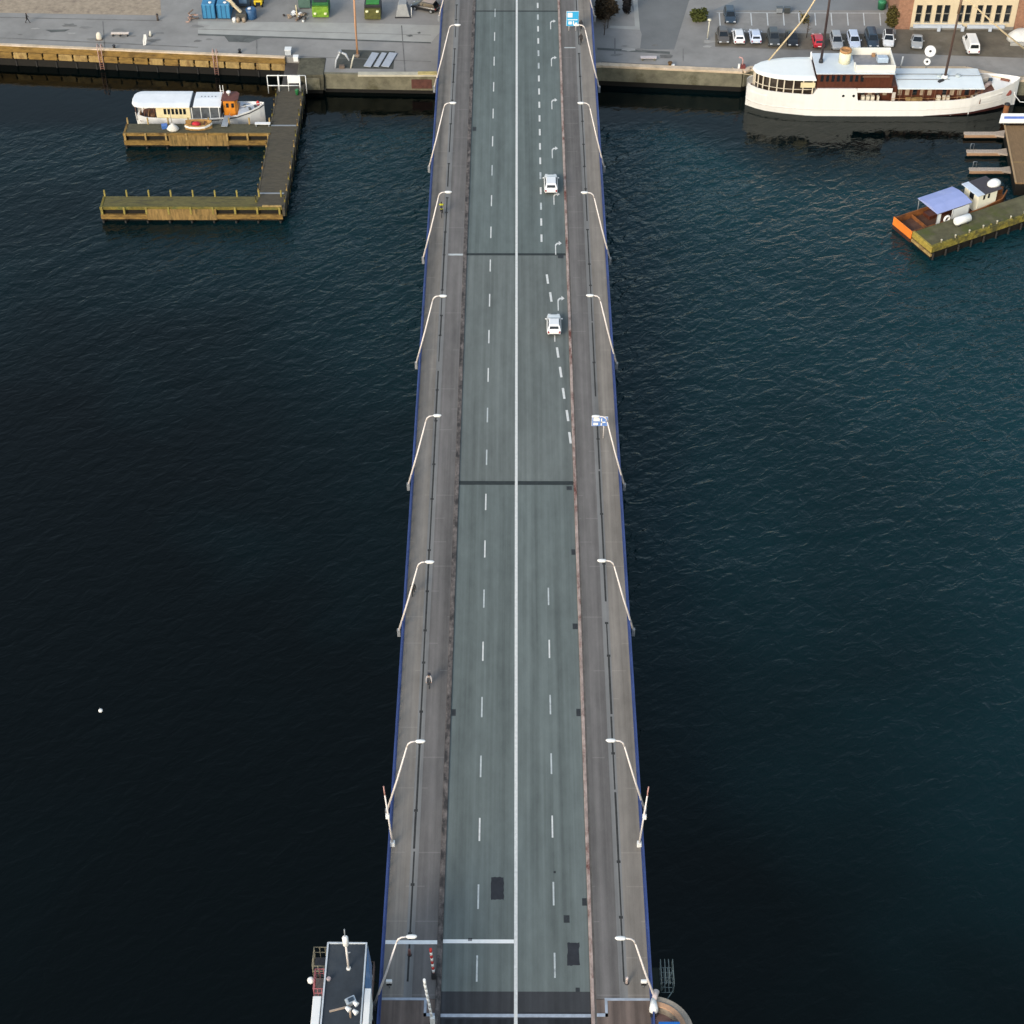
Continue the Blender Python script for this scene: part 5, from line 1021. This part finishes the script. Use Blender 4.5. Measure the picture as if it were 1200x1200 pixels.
B(-wd_,wd_,-.08,-.003,0,.5).build('plinth', mat('plinth_grey', (.22,.21,.19), .9), bd)
for k in (-3.6,0,4.2): B(k-.25,k+.25,-.75,-.56,.1,.9).build('downpipe_block', LEDGE, bd, .03)
B(-wd_-2.4,wd_+14.2,-.15,22.2,11,11.4).build('roof', mat('roof_tile', (.17,.07,.045), .85), bd, .05)
for k in range(3): B(wd_+2+k*4,wd_+3+k*4,.12,.16,2,3.8).build('window', GLASS, bd)
# railing fence along the building
# ------------------------------------------------------------------ control tower bottom left
ct = thing('control_tower', 'flat roofed control tower with white parapets left of the bridge at the bottom', 'tower', (-13.2, 70, 0))
TZ = 16.0; ROOFD = mat('dark_roofing_felt', (.030,.038,.048), .75, .3, .5, dirt=((.05,.058,.066), .55))
def cb_(mb, name, m, bevel=0): return mb.build(name, m, ct, bevel, True)
cb_(B(-14.75,-11.72,58,79.05,-4,TZ-.1), 'tower_body', mat('tower_render', (.66,.68,.70), .7, .06, .6))
cb_(B(-14.70,-11.77,58,78.98,TZ-.097,TZ+.02), 'flat_roof', ROOFD)
rim = MB(); rim.box(-14.82,-14.70,58,79.1,TZ-.1,TZ+.12); rim.box(-11.77,-11.65,58,79.1,TZ-.1,TZ+.12); rim.box(-14.70,-11.77,78.98,79.1,TZ-.1,TZ+.12); cb_(rim, 'roof_rim', mat('rim_metal', (.50,.54,.58), .5), .02)
cb_(B(-15.55,-14.9,58,74.3,9,TZ+.1), 'side_parapet', BWHITE, .05); cb_(B(-11.59,-11.10,58,75.0,13.5,TZ+.06), 'side_parapet', BWHITE, .04)
cb_(MB().add([(-11.62,79.0,TZ-.15),(-11.62,75.3,TZ-.15),(-11.20,75.1,TZ-3),(-11.45,79.0,TZ-3)], [(0,1,2,3)]), 'glazing', mat('tower_glass', (.12,.26,.52), .12))
def wp(px, py, z): v_ = P(px, py, z); return (v_.x, v_.y, z)
am = thing('antenna_mast', 'white antenna mast with a white camera head on the control tower roof', 'antenna', wp(408.5,1135,TZ+.02))
MB().tube([(0,0,0),(0,0,4.4)], [.10,.08], 8).build('pole', LAMPW, am); MB().lathe((0,0,0), [(.2,0),(.16,.15)], 10).build('foot', WHITE, am); MB().lathe((0,0,3.3), [(.12,0),(.24,.1),(.24,1.0),(.12,1.2)], 12).build('camera_head', BWHITE, am); MB().tube([(0,0,4.4),(0,.1,5.3)], .05, 6).build('whip', STEEL, am)
MB().tube([(-.1,0,2.2),(.3,0,2.3)], .05, 6).build('bracket', STEEL, am)
eq = thing('searchlight', 'cluster of white searchlights on a bracket on the control tower roof', 'searchlight', wp(411,1192,TZ+.02))
MB().tube([(0,0,0),(0,0,1.6)], .09, 8).build('post', mat('bracket_tan', (.36,.28,.22), .6), eq); MB().beam((-.1,0,1.5),(-1.5,-.4,1.5), .12, .12).build('arm', mat('bracket_tan', (0,0,0)), eq)
for p, a_ in (((-.25,-.15,1.7),.5),((.32,.25,1.8),-.6),((.30,-.35,1.6),-.5)): MB().tube([p, (p[0]+.35*math.cos(a_), p[1]-.25, p[2]-.05)], [.13,.21], 12).build('lamp', BWHITE, eq)
ac = thing('roof_unit', 'tilted grey blue roof unit beside the searchlights on the control tower', 'roof unit', wp(411,1176,TZ+.02), .5); MB().obox((0,0,.5), (.75,.5,.6), 0, .5).build('case', mat('unit_grey_blue', (.35,.42,.5), .4), ac, .05); MB().obox((0,-.05,.62), (.45,.3,.5), 0, .5).build('grille', PB, ac, .02); B(-.3,.3,-.2,.2,0,.3).build('stand', STEEL, ac)
r = thing('roof_vent', 'tiny pinkish vent on the left of the control tower roof', 'vent', wp(385.5,1149,TZ+.02)); MB().lathe((0,0,0), [(.12,0),(.12,.25)], 10).build('pipe', STEEL, r); MB().lathe((0,0,.25), [(.2,0),(.14,.12)], 10).build('cap', mat('vent_pink', (.4,.32,.33), .6), r)
def basket(lbl, x0, x1, y0, y1, z0, z1, m, fl, name='platform'):
    r = thing(name, lbl, 'platform', ((x0+x1)/2, (y0+y1)/2, z0)); f_ = MB(); nx, ny = 3, max(2, int((y1-y0)/.7))
    for i in range(ny+1):
        y = y0+(y1-y0)*i/ny
        for x in (x0, x1): f_.tube([(x,y,z0),(x,y,z1)], .035, 6)
    for i in range(nx+1):
        x = x0+(x1-x0)*i/nx
        for y in (y0, y1): f_.tube([(x,y,z0),(x,y,z1)], .035, 6)
    for z in (z1, (z0+z1)/2):
        f_.tube([(x0,y0,z),(x1,y0,z),(x1,y1,z),(x0,y1,z),(x0,y0,z)], .045, 6)
    f_.build('guard_rail', m, r, 0, True); B(x0,x1,y0,y1,z0-.08,z0).build('floor', fl, r, 0, True)
    dg_ = MB(); dg_.tube([(x0,y0,z0-.1),(x1,y0,z0-2)], .05, 6); dg_.tube([(x0,y1,z0-.1),(x1,y1,z0-2)], .05, 6); dg_.build('brace', m, r, 0, True)
    return r
OL = mat('olive_steel', (.16,.15,.11), .7, .3, 2); RD = mat('faded_red_steel', (.30,.10,.12), .7, .25, 2); BRW = mat('brown_steel', (.14,.09,.075), .7, .4, 2)
v0 = P(367,1140,12); v1 = P(380,1118,12); basket('olive steel platform cage left of the control tower', v0.x, -14.9, v0.y, v1.y, 11.5, 13, OL, DARK)
v0 = P(368,1165,13); v1 = P(380,1142,13); r = basket('faded red balcony with a white ball lamp left of the control tower', v0.x, -14.9, v0.y, v1.y, 12.5, 13.8, RD, mat('balcony_floor', (.10,.085,.085), .8)); MB().lathe((v0.x-.3,(v0.y+v1.y)/2,13.6), [(.05,-.3),(.26,-.15),(.26,.1),(.08,.28)], 12).build('ball_lamp', BWHITE, r, 0, True)
v0 = P(437,1178,9); v1 = P(448,1131,9); r = basket('brown steel platform between the control tower and the bridge railing', -12.35, -11.6, v0.y, v1.y, 8.2, 9.5, BRW, mat('platform_rust', (.11,.075,.06), .8, .4, 2))
MB().tube([(-11.9,v0.y+.2,8.3),(-11.75,v0.y-.6,9.8),(-11.55,v0.y-1.3,9.0)], [.14,.17,.13], 8).build('white_hose', BWHITE, r, 0, True)
for k in range(5): MB().obox((random.uniform(-12.2,-11.8), random.uniform(v0.y,v1.y), 8.45), (.35,.4,.45), random.random()).build('equipment_box', [WHITE, BRW, mat('box_pale_brown', (.3,.22,.18), .7)][k % 3], r, .04, True)
# round pier on the right
rc = wp(766,1209,9); rpz = thing('round_pier', 'round tan masonry pier with a parapet right of the bridge at the bottom', 'pier', (rc[0], rc[1], 0))
R1 = 3.25
def arc(r0, r1, z0, z1, a0=-100, a1=84, n=28):
    m_ = MB(); lo = []
    for k in range(n+1):
        a_ = R_(a0+(a1-a0)*k/n); c_, s_ = math.cos(a_), math.sin(a_); lo.append([(rc[0]+r0*c_,rc[1]+r0*s_,z0),(rc[0]+r1*c_,rc[1]+r1*s_,z0),(rc[0]+r1*c_,rc[1]+r1*s_,z1),(rc[0]+r0*c_,rc[1]+r0*s_,z1)])
    m_.loft(lo, smooth=False); return m_
# the bridge deck covers the inner part: keep the drum east of its edge beam
arc(2.35, R1, 7.4, 9.0, -88, 88).build('parapet', mat('grey_tan_stone', (.30,.26,.21), .85, .2, 1.2), rpz, .03, True)
arc(2.25, 2.7, 9.0, 9.12, -88, 86).build('inner_coping', mat('orange_tan_stone', (.50,.29,.17), .8, .2, 1.2), rpz, .03, True)
arc(.4, R1+.15, -4, 7.4, -88, 88).build('drum', CONCD, rpz, 0, True); arc(.25, 2.35, 7.4, 8.0, -88, 88).build('floor', mat('floor_rose', (.20,.13,.12), .85, .2, 1), rpz, 0, True)
ht = thing('kiosk', 'small kiosk with a bright blue roof inside the round pier parapet', 'kiosk', (rc[0]+1.2, rc[1]-.6, 8.0)); B(-.75,.75,-1.6,.75,0,2.0).build('walls', mat('kiosk_violet', (.16,.2,.42), .6), ht, .03); B(-.85,.85,-1.7,.85,2.0,2.12).build('roof', mat('kiosk_blue', (.01,.12,.42), .5), ht, .03); B(.76,.80,-1.2,-.3,.6,1.7).build('window', WHITE, ht)
lc = thing('light_housing', 'white lamp housing at the foot of the lowest right street lamp', 'lamp', wp(765.5,1190,8.2)); MB().tube([(0,0,.7),(0,.1,.95),(0,.9,1.0)], [.38,.36,.2], 14).build('housing', BWHITE, lc); B(-.25,.25,-.2,.2,0,.6).build('stand', DARK, lc, .03); MB().tube([(.05,.8,1.0),(.3,1.7,.9)], [.2,.26], 10).build('tail', mat('housing_pink', (.6,.5,.47), .5), lc)
fr_ = thing('maintenance_platform', 'grey green steel ladder cage outside the railing above the round pier', 'platform', wp(776,1150,6.0)); v0, v1 = P(767,1163,6), P(787,1134,6)
x0, x1 = v0.x-fr_.location.x, v1.x-fr_.location.x; y0, y1 = v0.y-fr_.location.y, v1.y-fr_.location.y
GG = mat('grey_green_steel', (.17,.21,.20), .6, .3, 2); f_ = MB()
for x in (x0+.55, x0+.9, x1-.35, x1): f_.tube([(x,y0,0),(x,y1,0)], .045, 6); f_.tube([(x,y0,1.3),(x,y1,1.3)], .04, 6)
for k in range(6): y = y0+(y1-y0)*k/5; f_.tube([(x0+.5,y,0),(x1,y,0)], .035, 6); f_.tube([(x1,y,0),(x1,y,1.3)], .03, 6); f_.tube([(x0+.55,y,0),(x0+.55,y,1.3)], .03, 6)
f_.tube([(x0+.5,y0,0),(x1,y1*.2,1.3)], .04, 6); f_.build('cage', GG, fr_); B(x0-.1,x0+.5,y0,y1,-.1,0).build('walkway', mat('walkway_green_dark', (.02,.03,.02), .8), fr_); MB().tube([(x1,y0+.2,0),(x0+.9,y0-.8,0)], .05, 6).build('brace', GG, fr_)
for s, px in ((-1,456.5),(1,754)):
    r = thing('signal_light', 'small white traffic signal on the %s railing beside the lowest lamp' % side[s], 'signal light', wp(px,1157,8.12), 0, 'small signals on the railings beside the lowest lamps'); B(-.25,.25,-.12,.12,.75,1.05).build('head', BWHITE, r, .04); MB().tube([(0,0,0),(0,0,.8)], .06, 6).build('post', STEEL, r); B(-.22,.22,-.16,-.12,.5,.75).build('hood', BLACK, r, .02)
for px, py, lbl in ((480,1119,'small reddish bollard on the left footway under the lowest lamp'),(734.5,1152,'small pale bollard on the right footway')):
    r = thing('bollard', lbl, 'bollard', wp(px,py,8.12)); MB().lathe((0,0,0), [(.13,0),(.11,.7),(.13,.74),(.08,.85)], 12).build('post', mat('bollard_red', (.20,.10,.09), .7) if px < 600 else mat('bollard_pale', (.6,.5,.47), .6), r); MB().lathe((0,0,0), [(.2,0),(.18,.04)], 10).build('foot', DARK, r)
by_ = thing('buoy', 'lone small white buoy floating on the dark water at the left', 'buoy', wp(118,833,0)); MB().lathe((0,0,-.15), [(.05,0),(.18,.08),(.23,.2),(.17,.33),(.06,.4)], 16).build('float', BWHITE, by_); MB().torus((0,0,.31), .07, .02, 'Y', 12, 6).build('ring', STEEL, by_)
